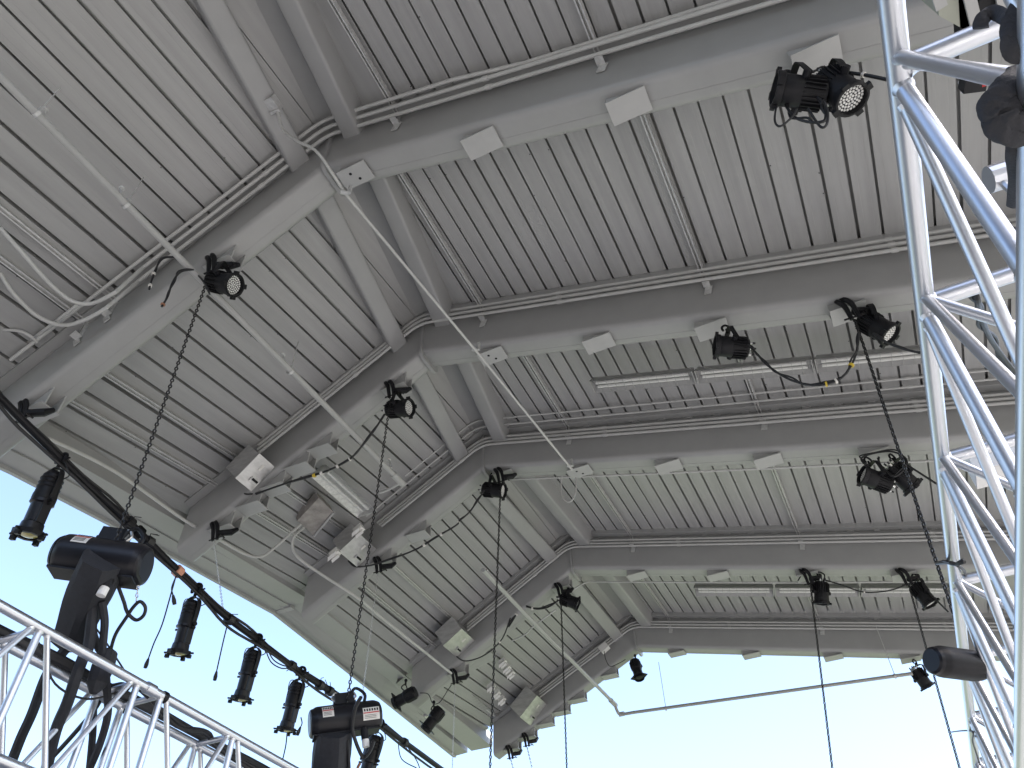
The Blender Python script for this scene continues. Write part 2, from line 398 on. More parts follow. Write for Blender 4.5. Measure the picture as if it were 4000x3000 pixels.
# ------------------------------------------------------------------ conduits on the near faces of the rafters
ORD = ["nearest", "second", "middle", "fourth", "farthest"]
def conduit(i, h, dy, xs, xe, label, r=.0165, extra_l=None, rb=.14, jog=None):
    R_ = RF[i]; y = R_['Y'] - TW - dy; pts = []
    ax = R_['A'].x
    def P(x, dh=0): return V((x, y, rz(i, x) + h + dh))
    lft = []
    if xs < ax - rb:
        x = xs
        while x < ax - rb - .3: lft.append(P(x)); x += .6
        lft.append(P(ax - rb - .02))
    mid = []
    a = P(ax - rb); c = V((ax, y, R_['A'].z + h)); d = P(ax + rb)
    for j in range(1, 8):
        t = j / 8; mid.append(a * (1 - t) ** 2 + c * 2 * t * (1 - t) + d * t * t)
    rgt = []; x = ax + rb + .02
    while x < xe: rgt.append(P(x)); x += .6
    rgt.append(P(xe))
    if jog:
        q = []
        for p in rgt:
            q.append(p + V((0, jog[1] * min(1, max(0, (p.x - ax - jog[0]) / .35)), jog[2] * min(1, max(0, (p.x - ax - jog[0]) / .35)))))
        rgt = q
    pts = (list(extra_l) if extra_l else []) + lft + mid + rgt
    mb = MB(); mb.tube(pts, r, 10)
    # couplings
    for x in (xs + 1.1, xe - 1.7, ax + 1.6):
        if xs < x < xe and abs(x - ax) > .3 and not jog:
            a = P(x); b2 = P(x + .05); mb.tube([a, b2], r * 1.35, 10)
    o = mb.build("conduit", 'conduit'); tag(o, label, "conduit", "grey conduits along the rafters"); return o
XE = 2.95
# nearest rafter: two lines swing up and away at their left end
y1n = RF[0]['Y'] - TW
e_a = spline([at(s1(0, 985), Z=5.05), at(s1(90, 1085), Z=4.97), at(s1(210, 1220), Z=4.93), at(s1(310, 1300), Z=4.93), at(s1(400, 1310), Z=4.96), at(s1(500, 1262), Z=4.99)], 5)
e_b = spline([at(s1(0, 1180), Z=4.98), at(s1(60, 1270), Z=4.9), at(s1(160, 1365), Z=4.86), at(s1(270, 1405), Z=4.86), at(s1(370, 1380), Z=4.88), at(s1(460, 1330), Z=4.92)], 5)
xa = at(s1(600, 1205), Y=y1n - .10).x; xb = at(s1(560, 1275), Y=y1n - .07).x
conduit(0, .50, .17, -5.6, XE, "topmost grey conduit along the nearest rafter, bent over the ridge", jog=(1.5, .05, .02))
conduit(0, .47, .115, xa, XE, "middle grey conduit along the nearest rafter, curling back at its left end", extra_l=e_a)
conduit(0, .43, .06, xb, XE, "lowest grey conduit along the nearest rafter, curling back beside the strut channels", extra_l=e_b)
conduit(1, .525, .08, at(s3(1110, 275), Y=4.5).x, XE, "topmost grey conduit along the second rafter, ending at a steel box")
conduit(1, .455, .08, at(s3(1110, 285), Y=4.5).x, XE, "middle grey conduit along the second rafter, ending at a steel box")
conduit(1, .385, .08, at(s3(1115, 295), Y=4.5).x, XE, "lowest grey conduit along the second rafter, ending at a steel box")
conduit(2, .555, .28, at(s3(1740, 420), Y=6.3).x, XE, "outer thin grey conduit hung clear of the middle rafter", r=.011)
conduit(2, .51, .20, at(s3(1555, 575), Y=6.3).x, XE, "inner thin grey conduit hung clear of the middle rafter", r=.011)
conduit(2, .44, .05, at(s3(1620, 640), Y=6.55).x, XE, "topmost grey conduit fixed along the middle rafter")
conduit(2, .385, .05, at(s3(1630, 640), Y=6.55).x, XE, "middle grey conduit fixed along the middle rafter")
conduit(2, .33, .05, at(s3(1640, 640), Y=6.55).x, XE, "lowest grey conduit fixed along the middle rafter")
for k, (h, nm) in enumerate(((.445, "topmost"), (.395, "middle"), (.345, "lowest"))):
    conduit(3, h, .05, at(s3(2010, 1030), Y=9.2).x, XE, nm + " grey conduit along the fourth rafter, above its underside plates", r=.0155)
    conduit(4, h, .05, at(s4(110, 1330), Y=12.0).x, XE, nm + " grey conduit along the farthest rafter, against the sky end", r=.0155)

# ------------------------------------------------------------------ pipes
def pipe_thing(name, label, cat, pts, r, fit=(), m='pipe', n=12):
    t = thing(name, label, cat, pts[0])
    mb = MB(); mb.tube(pts, r, n); mb.build("pipe", m, t)
    for (p, q, rr) in fit:
        mb = MB(); mb.tube([p, q], rr, 12); mb.build("fitting", m, t)
    return t
def sprinkler(t, p, lean=V((-.04, 0, .12))):
    mb = MB(); p = V(p); q = p + lean
    mb.tube([p, p + lean * .5, q], [.014, .012, .009], 8); mb.lathe(q, lean, [(0, .02), (.006, .024), (.01, .004)], 10); mb.mat(1).ball(q + lean.normalized() * .018, .014, 8)
    mb.build("sprinkler_head", ['galv', 'redbulb'], t)
def clampring(t, p, d, r):
    mb = MB(); p = V(p); d = V(d).normalized()
    mb.tube([p - d * .012, p + d * .012], r * 1.35, 12); mb.box(p + V((0, 0, r * 1.8)), V((.008, 0, 0)), V((0, .012, 0)), V((0, 0, r))); mb.tube([p + V((0, 0, r * 2)), p + V((0, 0, .4))], .005, 6)
    mb.build("pipe_clamp", 'galv', t)
pa = [at((-60, 238), Z=5.0), at((813, 1120), Z=5.0), at((1560, 1876), Z=5.0)]
t = pipe_thing("sprinkler_pipe", "long grey sprinkler pipe crossing under the left slope of the nearest two rafters", "pipe", pa, .027, [(at((1535, 1852), Z=5.0), at((1575, 1892), Z=5.0), .036)])
for p in (s1(160, 490), s1(545, 885), s3(1255, -55)): clampring(t, at(p, Z=5.0), pa[1] - pa[0], .027)
for p in (s1(515, 850), s1(175, 505), s3(1225, -85), s3(1690, 370)): sprinkler(t, at(p, Z=5.0) + V((0, 0, .02)))
pb = [at((1885, 2215), Z=5.55), at((2010, 2355), Z=5.0) * 1.0, at((2396, 2745), Z=5.0)]
pb[0] = at((1888, 2226), Y=6.93)
t = pipe_thing("sprinkler_pipe", "grey sprinkler pipe running from the middle rafter down to the open end elbow", "pipe", pb, .027, [(at((2385, 2735), Z=5.0), at((2405, 2755), Z=5.0), .038)])
sprinkler(t, at(s3(2112, 835), Z=5.3) , V((-.03, 0, .1)))
pe = at((2401, 2750), Z=5.0); pf = at((2425, 2790), Y=pe.y + .1); pg = at((3565, 2631), Y=pe.y + .1)
t = pipe_thing("sprinkler_pipe", "thin blue grey pipe strung level across the open end against the sky", "pipe", spline([pe, pe.lerp(pf, .5) + V((-.01, 0, -.03)), pf, pf.lerp(pg, .05)], 4) + [pg], .024, [(pf - V((.03, 0, 0)), pf + V((.06, 0, 0)), .035)])
for (a, b) in ((s4(665, 1402), s4(660, 1170)), (s4(1655, 1262), s4(1640, 1195))):
    A = at(a, Y=pe.y + .1); mb = MB(); mb.tube([A, A + V((0, 0, .75))], .005, 6); mb.tube([A - V((.012, 0, 0)), A + V((.012, 0, 0))], .034, 10)
    mb.build("hanger_rod", 'galv', t)
# flexible feed from the box on the ridge beam, straight run along the ridge, loop at its end
rbx = at((1065, 405), Z=6.22)
fl = spline([at((1085, 435), Z=6.17), at((1105, 505), Z=6.0), at((1160, 550), Z=5.8), at((1235, 590), Z=5.6), at((1300, 680), Z=5.45), at((1345, 752), Z=5.42)], 6)
st = [at((1865, 1378), Z=5.35), at((2235, 1835), Z=5.3)]
t = thing("feed_conduit", "slim grey conduit curving from a ridge box then straight past three rafters", "conduit", fl[0])
mb = MB(); mb.tube(fl + st, .0125, 10); mb.build("pipe", 'conduit', t)
for p in ((1345, 752), (1855, 1366), (2222, 1820)):
    q = at(p, Z=5.37); mb = MB(); mb.tube([q - V((.02, .02, 0)), q + V((.02, .02, 0))], .019, 8); mb.box(q + V((.03, .02, .05)), (.012, 0, 0), (0, .012, 0), (0, 0, .05)); mb.build("clip", 'galv', t)
lp = [at(s4(x, y), Y=6.75) for x, y in ((215, 400), (212, 450), (222, 495), (245, 510), (268, 490), (278, 440), (275, 405))]
mb = MB(); mb.tube(spline(lp, 6), .009, 8); tag(mb.build("cable", 'conduit'), "pale grey cable loop drooping below the middle rafter", "cable")
# gallery of thin grey conduits on the left slope
for pts, z, lab in (
  ([s3(210, 235), s3(500, 380), s3(800, 590), s3(960, 680), s3(1060, 735), s3(1130, 745), s3(1200, 695), s3(1300, 605)], [4.28, 4.45, 4.58, 4.62, 4.66, 4.7, 4.85, 5.1], "grey conduit along the left eave that hooks up to a stained junction box"),
  ([s3(1312, 620), s3(1270, 660), s3(1265, 710), s3(1300, 760), s3(1400, 830), s3(1540, 920), s3(1650, 1010), s3(1850, 1170), s3(1950, 1250)], [5.1, 4.95, 4.85, 4.75, 4.68, 4.6, 4.65, 4.7, 4.75], "grey conduit winding from the junction box down along the left eave"),
  ([s3(1640, 470), s3(1680, 455), s3(1735, 425)], 5.45, "short curved grey conduit at the end of the sprinkler pipe")):
    zz = z if isinstance(z, (list, tuple)) else [z] * len(pts)
    mb = MB(); mb.tube(spline([at(p, Z=q) for p, q in zip(pts, zz)], 6), .016, 10); tag(mb.build("conduit", 'conduit'), lab, "conduit", "grey conduits on the left slope")
for pts, z, lab in (
  ([s1(0, 1570), s1(140, 1465), s1(330, 1320)], 4.9, "straight grey conduit crossing the strut channels at the left edge"),
  ([s1(0, 1425), s1(80, 1430), s1(130, 1452), s1(160, 1480)], 4.85, "short bent grey conduit at the left edge")):
    mb = MB(); mb.tube(spline([at(p, Z=z) for p in pts], 6), .013, 10); tag(mb.build("conduit", 'conduit'), lab, "conduit", "grey conduits on the left slope")
mb = MB(); mb.tube(spline([at(s4(x, y), Y=9.7) for x, y in ((270, 885), (330, 855), (420, 855), (1230, 858), (1880, 852))], 6), .012, 8)
tag(mb.build("conduit", 'conduit'), "thin grey conduit just under the far edge of the fourth rafter", "conduit")
mb = MB(); mb.tube([at(s4(0, 412), Y=6.95), at(s4(600, 388), Y=6.95), at(s4(1850, 330), Y=6.95)], .013, 8)
tag(mb.build("conduit", 'conduit'), "thin grey conduit just under the far edge of the middle rafter", "conduit")
mb = MB(); mb.tube(spline([at(p, Z=5.35) for p in (s4(0, 1110), s4(60, 1080), s4(90, 1050), s4(190, 975))], 6), .012, 8)
tag(mb.build("conduit", 'conduit'), "thin pale conduit between the fourth and farthest rafters on the left slope", "conduit", "grey conduits on the left slope")

# ------------------------------------------------------------------ electrical boxes
def ebox(i, c1, c2, c3, hgt, label, m='stain', door=True, y=None):
    """c1, c2: the two lower corners against the rafter; c3: the outer lower corner beside c2"""
    yn = (RF[i]['Y'] - TW - .004) if y is None else y
    P1 = at(c1, Y=yn); P2 = at(c2, Y=yn); P3 = at(c3, Z=P2.z)
    u = (P2 - P1); L = u.length; u.normalize(); d = V((0, -1, 0)); n = V((-u.z, 0, u.x))
    if n.z < 0: n = -n
    dep = max(.12, min(.4, yn - P3.y))
    c = (P1 + P2) / 2 + d * dep / 2
    t = thing("junction_box", label, "box", c, "steel electrical boxes on the roof steel")
    mb = MB(); mb.box(c + n * (hgt / 2 + .03), u * L / 2, d * dep / 2, n * hgt / 2); mb.build("enclosure", m, t)
    mb = MB(); mb.box(c + n * .016, u * (L / 2 + .006), d * (dep / 2 + .006) - V((0, 0, 0)), n * .014); mb.build("door", m, t)
    if door:
        mb = MB(); mb.box(c - n * .0005 + u * L * .22 - d * dep * .05, u * .035, d * .016, n * .002); mb.build("rating_plate", 'label', t)
        mb = MB(); mb.box(c - n * .006 - u * L * .22 - d * dep * .22, u * .028, d * .05, n * .008); mb.mat(1).box(c - n * .018 - u * L * .2 - d * dep * .22, u * .012, d * .035, n * .012); mb.build("switch_handle", ['galv', 'black'], t)
    return t
ebox(1, (982, 1917), (1071, 1825), (1013, 1775), .26, "stained steel switch box on the second rafter's left slope")
ebox(2, s3(1545, 790), s3(1625, 715), s3(1560, 645), .22, "steel switch box on the middle rafter between two white outlet covers")
ebox(3, s3(1975, 1180), s3(2050, 1110), s3(1990, 1030), .26, "steel switch box on the fourth rafter beside the looping black cable")
ebox(4, s4(80, 1475), s4(150, 1385), s4(85, 1320), .26, "steel switch box on the farthest rafter's left slope")
def flatbox(pxs, z, up, label, m):
    pts = [at(p, Z=z) for p in pxs]; c = sum(pts, V((0, 0, 0))) / 4
    t = thing("junction_box", label, "box", c, "steel electrical boxes on the roof steel")
    u = V((.87, 0, .5)); lift = [V((0, 0, (p.x - c.x) * .12)) for p in pts]; q = [p + l for p, l in zip(pts, lift)]
    mb = MB(); mb.sweep([q, [p + V((-.5 * up, 0, .87 * up)) for p in q]]); mb.build("enclosure", m, t)
    mb = MB(); e0, e1 = q[1], q[2]; d_ = (e1 - e0); mb.box((e0 + e1) / 2 - V((0, 0, .004)), d_ * .5, d_.cross(V((0, 0, 1))).normalized() * .012, V((0, 0, .012))); mb.build("lid_edge", 'plate', t)
flatbox([(1244, 1952), (1302, 2008), (1228, 2086), (1163, 2027)], 5.3, .12, "blank brown stained junction box between the second and middle rafters", 'rusty')
ebox(3, s3(2050, 1235), s3(2145, 1185), s3(2080, 1165), .10, "flat grey junction box above the three white outlet covers", door=False, m='steel', y=9.9)
# box on the ridge beam
t = thing("junction_box", "small open galvanised box on the ridge beam feeding a flexible conduit", "box", rbx, "steel electrical boxes on the roof steel")
mb = MB(); mb.box(rbx, (.05, 0, -.01), (0, .06, 0), (.01, 0, .03)); mb.box(rbx + V((.0, .05, -.035)), (.05, 0, -.01), (0, .012, 0), (.004, 0, .02)); mb.build("enclosure", 'galv', t)
mb = MB(); mb.tube([rbx + V((.01, .05, -.02)), rbx + V((.012, .09, -.05))], .018, 8); mb.build("fitting", 'galv', t)
# white weatherproof outlet covers
def outlet(p, z, label, grp):
    c = at(p, Z=z); t = thing("outlet_cover", label, "outlet cover", c, grp)
    mb = MB(); mb.box(c, (.05, 0, .03), (0, .035, 0), (-.02, 0, .035)); mb.build("base", 'white', t)
    mb = MB(); mb.box(c + V((.0, -.04, -.05)), (.048, .0, .028), (0, .012, .02), (-.006, .012, -.02)); mb.build("lid", 'white', t)
    mb = MB(); mb.box(c + V((.01, .015, -.055)), (.045, .0, .026), (0, .012, -.012), (-.006, .012, .02)); mb.build("lid", 'white', t)
outlet(s3(1550, 628), 5.25, "white outlet cover hanging above the middle rafter's switch box", "white outlet covers on the roof steel")
outlet(s3(1447, 732), 5.0, "white outlet cover hanging left of the middle rafter's switch box", "white outlet covers on the roof steel")
for k, (p, nm) in enumerate(((s3(2172, 1200), "first"), (s3(2190, 1225), "second"), (s3(2207, 1248), "third"))):
    outlet(p, 5.55, nm + " from the top of the three white outlet covers by the grey box", "white outlet covers on the roof steel")
for k, (p, nm) in enumerate(((s3(2122, 1305), "first"), (s3(2146, 1335), "second"), (s3(2168, 1362), "third"))):
    outlet(p, 5.35, nm + " from the top of the three white outlet covers above the strip light", "white outlet covers on the roof steel")
c = at(s4(398, 1140), Y=12.0); t = thing("outlet_cover", "single white outlet box on the farthest rafter with a looping black cord", "outlet cover", c)
mb = MB(); mb.box(c, (.07, 0, .04), (0, .05, 0), (-.03, 0, .05)); mb.build("base", 'white', t)
mb = MB(); mb.tube(spline([c + V((0, -.02, -.06)), at(s4(405, 1190), Y=11.95), at(s4(425, 1220), Y=11.95), at(s4(465, 1205), Y=12.0), at(s4(490, 1190), Y=12.1)], 6), .006, 6); mb.build("cord", 'cable', t)

# ------------------------------------------------------------------ strip lights under the deck
def strip(p0, p1, z0, z1, segs, wid, label, along='x'):
    A = at(p0, Z=z0); B = at(p1, Z=z1)
    u = (B - A).normalized(); v = V((0, 1, 0)) - u * u.y; v.normalize(); n = u.cross(v)
    if n.z < 0: n = -n
    if along == 'y':
        pass
    t = thing("strip_light", label, "strip light", (A + B) / 2, "strip lights under the deck")
    L = (B - A).length
    for k in range(segs):
        a = A + u * (L * k / segs + .015); b = A + u * (L * (k + 1) / segs - .015)
        mb = MB()
        sec = [(-wid, -.02), (-wid * .5, .055), (wid * .5, .055), (wid, -.02), (wid * .95, -.012), (wid * .45, .045), (-wid * .45, .045), (-wid * .95, -.012)]
        mb.sweep([[P + v * q + n * z for q, z in sec] for P in (a, b)])
        for P in (a, b): mb.sweep([[P + u * e + v * q + n * z for q, z in ((-wid, -.022), (-wid * .5, .057), (wid * .5, .057), (wid, -.022))] for e in (-.004, .004)])
        mb.box((a + b) / 2 + n * .075, u * (L / segs / 2 - .02), v * wid * .3, n * .02)
        # wire guard
        m_ = int((b - a).length / .09)
        for j in range(1, m_):
            P = a.lerp(b, j / m_); mb.tube([P + v * -wid * .97 - n * .016, P - n * .03, P + v * wid * .97 - n * .016], .0022, 4)
        mb.build("housing", 'galv' if along == 'y' else 'steel', t)
        for o_ in (-.30, .30):
            mb = MB(); mb.tube([a + u * .05 + v * wid * o_ + n * .01, b - u * .05 + v * wid * o_ + n * .01], .017, 10); mb.build("lamp_tube", 'tube', t)
    return t
strip(s5(1448, 838), s2(1900, 1520), 5.78, 4.85, 3, .10, "long strip light between the second and middle rafters on the right slope")
strip(s4(785, 893), s4(1900, 895), 5.5, 4.95, 3, .13, "long strip light between the fourth and farthest rafters on the right slope")
strip(s3(1385, 375), s3(1590, 560), 5.35, 5.35, 1, .14, "short strip light with two bare tubes between the second and middle rafters", 'y')
strip(s3(2015, 1345), s3(2180, 1480), 5.3, 5.3, 1, .12, "short strip light below the white outlet covers on the left slope", 'y')

# ------------------------------------------------------------------ chains, clamps
def chain(A, B, m, label, pitch=.026, wire=.0042, group="hoist chains", bend=0.0):
    A = V(A); B = V(B); d = B - A; L = d.length; t = d.normalized(); u = t.orthogonal().normalized(); v = t.cross(u)
    n = max(2, int(L / pitch)); mb = MB(); W_ = pitch * .30; H = pitch * .66
    for k in range(n):
        s_ = (k + .5) / n
        c = A + d * s_ + V((0, 0, -bend * 4 * s_ * (1 - s_)))
        a = (u, v)[k % 2]
        pts = [c + a * (W_ * math.cos(q)) + t * (H * .5 * (1 if math.sin(q) > 0 else -1) * .55 + W_ * math.sin(q)) for q in [2 * math.pi * j / 8 + .39 for j in range(8)]]
        mb.tube(pts, wire, 5, closed=True)
    o = mb.build("chain", m, sharp=60); return tag(o, label, "chain", group)
def beam_clamp(P, label, sgn=1, drop=.16):
    """two black jaws with a pin that bite on a mounting plate; P on the plate"""
    P = V(P); t = thing("beam_clamp", label, "clamp", P, "black beam clamps on the mounting plates")
    for q in (-.028, .028):
        mb = MB()
        pts = spline([P + V((q * .6 - .05, -.12, .06)), P + V((q - .03, -.14, .03)), P + V((q, -.13, -.03)), P + V((q + .01, -.1, -drop))], 4)
        mb.tube(pts, [.016 + .006 * math.sin(math.pi * k / (len(pts) - 1)) for k in range(len(pts))], 8); mb.build("jaw", 'black', t)
    mb = MB(); mb.tube([P + V((.02, -.11, -.09)), P + V((.13, -.03, -.06)), P + V((.15, .02, .0))], [.032, .034, .02], 8); mb.build("hook", 'black', t)
    mb = MB(); mb.tube([P + V((-.07, -.1, -drop + .02)), P + V((.09, -.1, -drop + .02))], .008, 8); mb.box(P + V((.1, -.1, -drop + .02)), (.006, 0, 0), (0, .03, 0), (0, 0, .006)); mb.build("pin", 'chainb', t)
    return P + V((.0, -.1, -drop - .005))
cl = {}
def CL(key, i, k, label): cl[key] = beam_clamp(BR[i][k], label)
CL('a', 0, 5, "black clamp on the nearest rafter's lowest left plate holding the lighting pipe")
CL('b', 1, 9, "black clamp near the eave end of the second rafter")
CL('c', 2, 6, "black clamp near the eave end of the middle rafter")
CL('d', 3, 5, "black clamp near the eave end of the fourth rafter")
CL('e', 4, 8, "upper black clamp on the farthest rafter's stepped plates")
CL('f', 4, 9, "lower black clamp on the farthest rafter's stepped plates")
CL('g', 0, 4, "black clamp above the wash light on the nearest rafter's left slope")
CL('h', 1, 4, "black clamp beside the wash light left of the second ridge joint")
CL('i', 2, 0, "black clamp beside the wash light under the middle ridge joint")
CL('j', 3, 4, "black clamp beside the wash light left of the fourth ridge joint")
CL('k', 1, 3, "black clamp on the second rafter beside the truss holding the slanting chain")
CL('l', 3, 2, "black clamp holding the left of two far right chains")
CL('m', 3, 3, "black clamp holding the right of two far right chains")

# ------------------------------------------------------------------ LED wash lights
def wash(rear, front, y0, dy, label, hang=None, cables=True, dots=True):
    A = at(rear, Y=y0); B = ray(front) * (A.dot(V((AX_X[2], AX_Y[2], AX_Z[2]))) - dy) / F; d = (B - A).normalized(); c = (A + B) / 2
    up = V((0, 0, 1)); side = d.cross(up)
    side = side.normalized() if side.length > .15 else V((1, 0, 0)); vv = side.cross(d).normalized()
    t = thing("wash_light", label, "stage light", c, "LED wash lights under the rafters")
    r = .086
    mb = MB(); mb._lathe(c, d, [(-.13, .03), (-.13, r * .86), (-.125, r * .9), (.0, r * .97), (.02, r), (.10, r * 1.02), (.105, r * 1.0)], 28)
    for k in range(22):      # cooling fins round the rear half
        a = 2 * math.pi * k / 22; q = side * math.cos(a) + vv * math.sin(a); tt = d.cross(q)
        mb.box(c + q * (r * .98) - d * .058, q * .012, tt * .0025, d * .056)
    mb.build("body", 'black', t)
    mb = MB(); mb._lathe(c, d, [(.100, r * 1.0), (.105, r * 1.13), (.14, r * 1.15), (.145, r * 1.1), (.145, r * .97), (.118, r * .95), (.118, r * .9), (.101, r * .9)], 28)
    for k in range(4):
        a = math.pi / 4 + math.pi / 2 * k; q = side * math.cos(a) + vv * math.sin(a); mb.box(c + q * (r * 1.18) + d * .135, q * .014, d.cross(q) * .02, d * .012)
    mb.build("bezel", 'black', t)
    mb = MB(); mb._lathe(c, d, [(.108, .001), (.108, r * .93), (.112, r * .93), (.113, .001)], 24)
    ln = mb.build("lens", 'blackgloss', t)
    mb = MB()
    pts = [(0, 0)] + [(rr * math.cos(2 * math.pi * j / n_ + ph), rr * math.sin(2 * math.pi * j / n_ + ph)) for rr, n_, ph in ((.015, 6, 0), (.030, 12, .2), (.045, 18, .1), (.060, 24, .05)) for j in range(n_)]
    for (x, y) in pts: mb._lathe(c + d * .112 + side * x * 1.18 + vv * y * 1.18, d, [(0, .0083), (.003, .0073), (.006, .003)], 7)
    mb.build("led_array", 'led', ln)
    # yoke
    mb = MB(); top = c + up * .175; q = side * (r * 1.28)
    pts = [c + q - d * .02, c + q + up * .10, c + q * .8 + up * .165, top, c - q * .8 + up * .165, c - q + up * .10, c - q - d * .02]
    sp = spline(pts, 4); wv = d - up * d.dot(up); wv = wv.normalized() if wv.length > .2 else V((0, 1, 0))
    loops = []
    for k, p in enumerate(sp):
        tg = (sp[min(k + 1, len(sp) - 1)] - sp[max(k - 1, 0)]).normalized(); nn = tg.cross(wv).normalized()
        loops.append([p + wv * .02 + nn * .003, p + wv * .02 - nn * .003, p - wv * .02 - nn * .003, p - wv * .02 + nn * .003])
    mb.sweep(loops)
    for s_ in (1, -1): mb.tube([c + q * s_ * .75, c + q * s_ * 1.14], .022, 10)
    mb.build("yoke", 'black', t)
    mb = MB(); mb.tube([top - up * .01, top + up * .05], .011, 8)
    mb.tube(spline([top + up * .03 + wv * .03, top + up * .07 + wv * .035, top + up * .10, top + up * .07 - wv * .035, top + up * .035 - wv * .03], 4), .010, 8)
    mb.build("clamp", 'black', t)
    # connectors on the rear plate
    for k, (x, y) in enumerate(((.035, .03), (-.035, .03), (.035, -.035), (-.035, -.035))):
        mb = MB(); p = c - d * .128 + side * x + vv * y; mb.tube([p, p - d * .03], .012, 8); mb.mat(1).tube([p - d * .03, p - d * .055], [.010, .008], 8); mb.build("connector", ['chains', 'cable'], t)
    return c, d, side, vv, top
WL_ = {}
Wd = [
 ('1', s2(1330, 408), s2(1165, 387), 2.42, -0.02, "big wash light on the nearest rafter by the truss, showing its finned side"),
 ('2', s2(1370, 350), s2(1452, 416), 2.42, 0.13, "wash light on the nearest rafter by the truss, showing its studded lens"),
 ('3', s1(915, 1212), s1(1010, 1232), 2.40, 0.11, "wash light under the nearest rafter's left slope with the longest chain"),
 ('4', (1522, 1600), (1594, 1593), 4.72, 0.11, "wash light left of the second ridge joint above a dangling cable"),
 ('5', s5(2115, 675), s5(2000, 665), 4.72, -0.02, "wash light turned away on the second rafter beside the strip light"),
 ('6', s2(1530, 1385), s2(1615, 1435), 4.72, 0.13, "wash light on the second rafter beside the truss, studded lens facing down right"),
 ('7', (1897, 1912), (1957, 1917), 6.72, 0.085, "wash light under the middle ridge joint"),
 ('8', s4(1615, 430), s4(1535, 400), 6.72, -0.02, "left wash light of the tangled pair on the middle rafter"),
 ('9', s4(1650, 372), s4(1715, 430), 6.72, 0.05, "right wash light of the tangled pair on the middle rafter"),
 ('10', (2196, 2337), (2251, 2358), 9.42, 0.08, "wash light left of the fourth ridge joint"),
 ('11', s4(1335, 862), s4(1338, 940), 9.42, 0.08, "wash light pointing straight down from the fourth rafter"),
 ('12', s4(1750, 880), s4(1800, 940), 9.42, 0.13, "wash light on the fourth rafter nearest the truss"),
 ('13', s4(1745, 1240), s4(1790, 1300), 12.2, 0.1, "wash light on the farthest rafter half hidden by the hoist motor")]
for k, a, b, y0, dy, lab in Wd: WL_[k] = wash(a, b, y0, dy, lab)

def cable(pts, r, label, m='cable', group="black cables under the roof", k=6, tapes=(), n=8, twin=0.0):
    sp = spline(pts, k); mb = MB(); mb.tube(sp, r, n)
    if twin:
        mb.tube([p + V((twin * math.sin(i * .7), twin * math.cos(i * .5), twin)) for i, p in enumerate(sp)], r * .8, n)
    mt = [m]
    for (f_, tm) in tapes:
        i = int(f_ * (len(sp) - 2)); mt.append(tm); mb.mat(len(mt) - 1); mb.tube([sp[i], sp[i].lerp(sp[i + 1], .6)], r * 1.6 + twin * .6, n)
    o = mb.build("cable", mt); return tag(o, label, "cable", group)
def pY(fn, pts, y): return [at(fn(*p), Y=y) for p in pts]

cable(pY(s2, [(1320, 420), (1350, 470), (1350, 520), (1290, 528), (1220, 505), (1180, 450)], 2.38), .008, "upper coil of black cable hanging under the finned wash light", twin=.012)
cable(pY(s2, [(1145, 440), (1135, 520), (1160, 545), (1210, 505), (1230, 470)], 2.36), .006, "thin loose loop of black cable under the finned wash light")
cable(pY(s2, [(1280, 470), (1330, 545), (1358, 540), (1365, 490), (1350, 440)], 2.36), .007, "hanging loop of black cable between the two wash lights by the truss")
cable(pY(s2, [(1440, 312), (1530, 325), (1625, 345)], 2.42), .010, "black cable running from the wash light to the truss top chord", tapes=((.5, 'label'),))
cable(pY(s2, [(1260, 345), (1300, 310), (1350, 300), (1400, 330)], 2.46), .007, "short black cable arched over the wash lights by the truss")
cable(pY(s1, [(755, 1110), (700, 1120), (665, 1180), (645, 1250)], 2.2), .008, "left of two loose black tails by the nearest rafter's conduits", tapes=((.75, 'label'), (.97, 'label')), twin=.006)
cable(pY(s1, [(830, 1165), (780, 1175), (745, 1220), (725, 1280), (698, 1325)], 2.2), .008, "right of two loose black tails by the nearest rafter's conduits", tapes=((.97, 'copper'),), twin=.010)
cable(pY(s1, [(905, 1270), (885, 1225), (845, 1180), (800, 1165)], 2.3), .008, "black cable from the nearest left wash light up to the rafter")
cable(pY(s5, [(555, 960), (500, 1045), (430, 1130), (400, 1158), (330, 1195), (240, 1228), (120, 1262), (0, 1305)], 4.62), .010, "black cable draped along the second rafter's stepped plates", tapes=((.42, 'label'), (.55, 'label'), (.66, 'label'), (.72, 'yellow')), twin=.008)
cable([at(p, Y=4.6) for p in (s3(1090, 475), s3(1060, 475), s3(1040, 455), s3(1032, 440))] , .008, "black cable end drooping below the second rafter's switch box")
cable(pY(s5, [(985, 1290), (960, 1330), (920, 1385), (880, 1420), (865, 1440), (790, 1485), (700, 1540), (600, 1580), (500, 1612), (430, 1618), (400, 1595)], 6.62), .010, "black cable draped along the middle rafter's left slope", tapes=((.35, 'label'), (.5, 'label'), (.58, 'label')), twin=.007)
cable(pY(s3, [(2205, 1010), (2170, 1100), (2110, 1160), (2050, 1190), (2000, 1195), (1965, 1170)], 9.3), .009, "black cable looping below the fourth rafter's switch box", tapes=((.25, 'label'),))
cable(pY(s4, [(200, 935), (160, 962), (110, 972), (60, 962), (35, 965), (10, 1010), (-15, 1050)], 9.35), .012, "knotted black cable left of the fourth ridge joint", tapes=((.4, 'label'), (.8, 'label')), twin=.016)
cable(pY(s2, [(1020, 1490), (1060, 1530), (1100, 1575), (1180, 1630), (1260, 1658), (1340, 1662), (1420, 1635), (1470, 1570), (1490, 1510), (1500, 1440)], 4.60), .009, "black cable swagged between two wash lights on the second rafter", tapes=((.6, 'yellow'), (.66, 'label'), (.78, 'yellow')), twin=.012)
cable(pY(s2, [(1560, 1440), (1620, 1480), (1700, 1510), (1780, 1528)], 4.60), .009, "black cable from the second rafter's wash light to the truss", twin=.01)
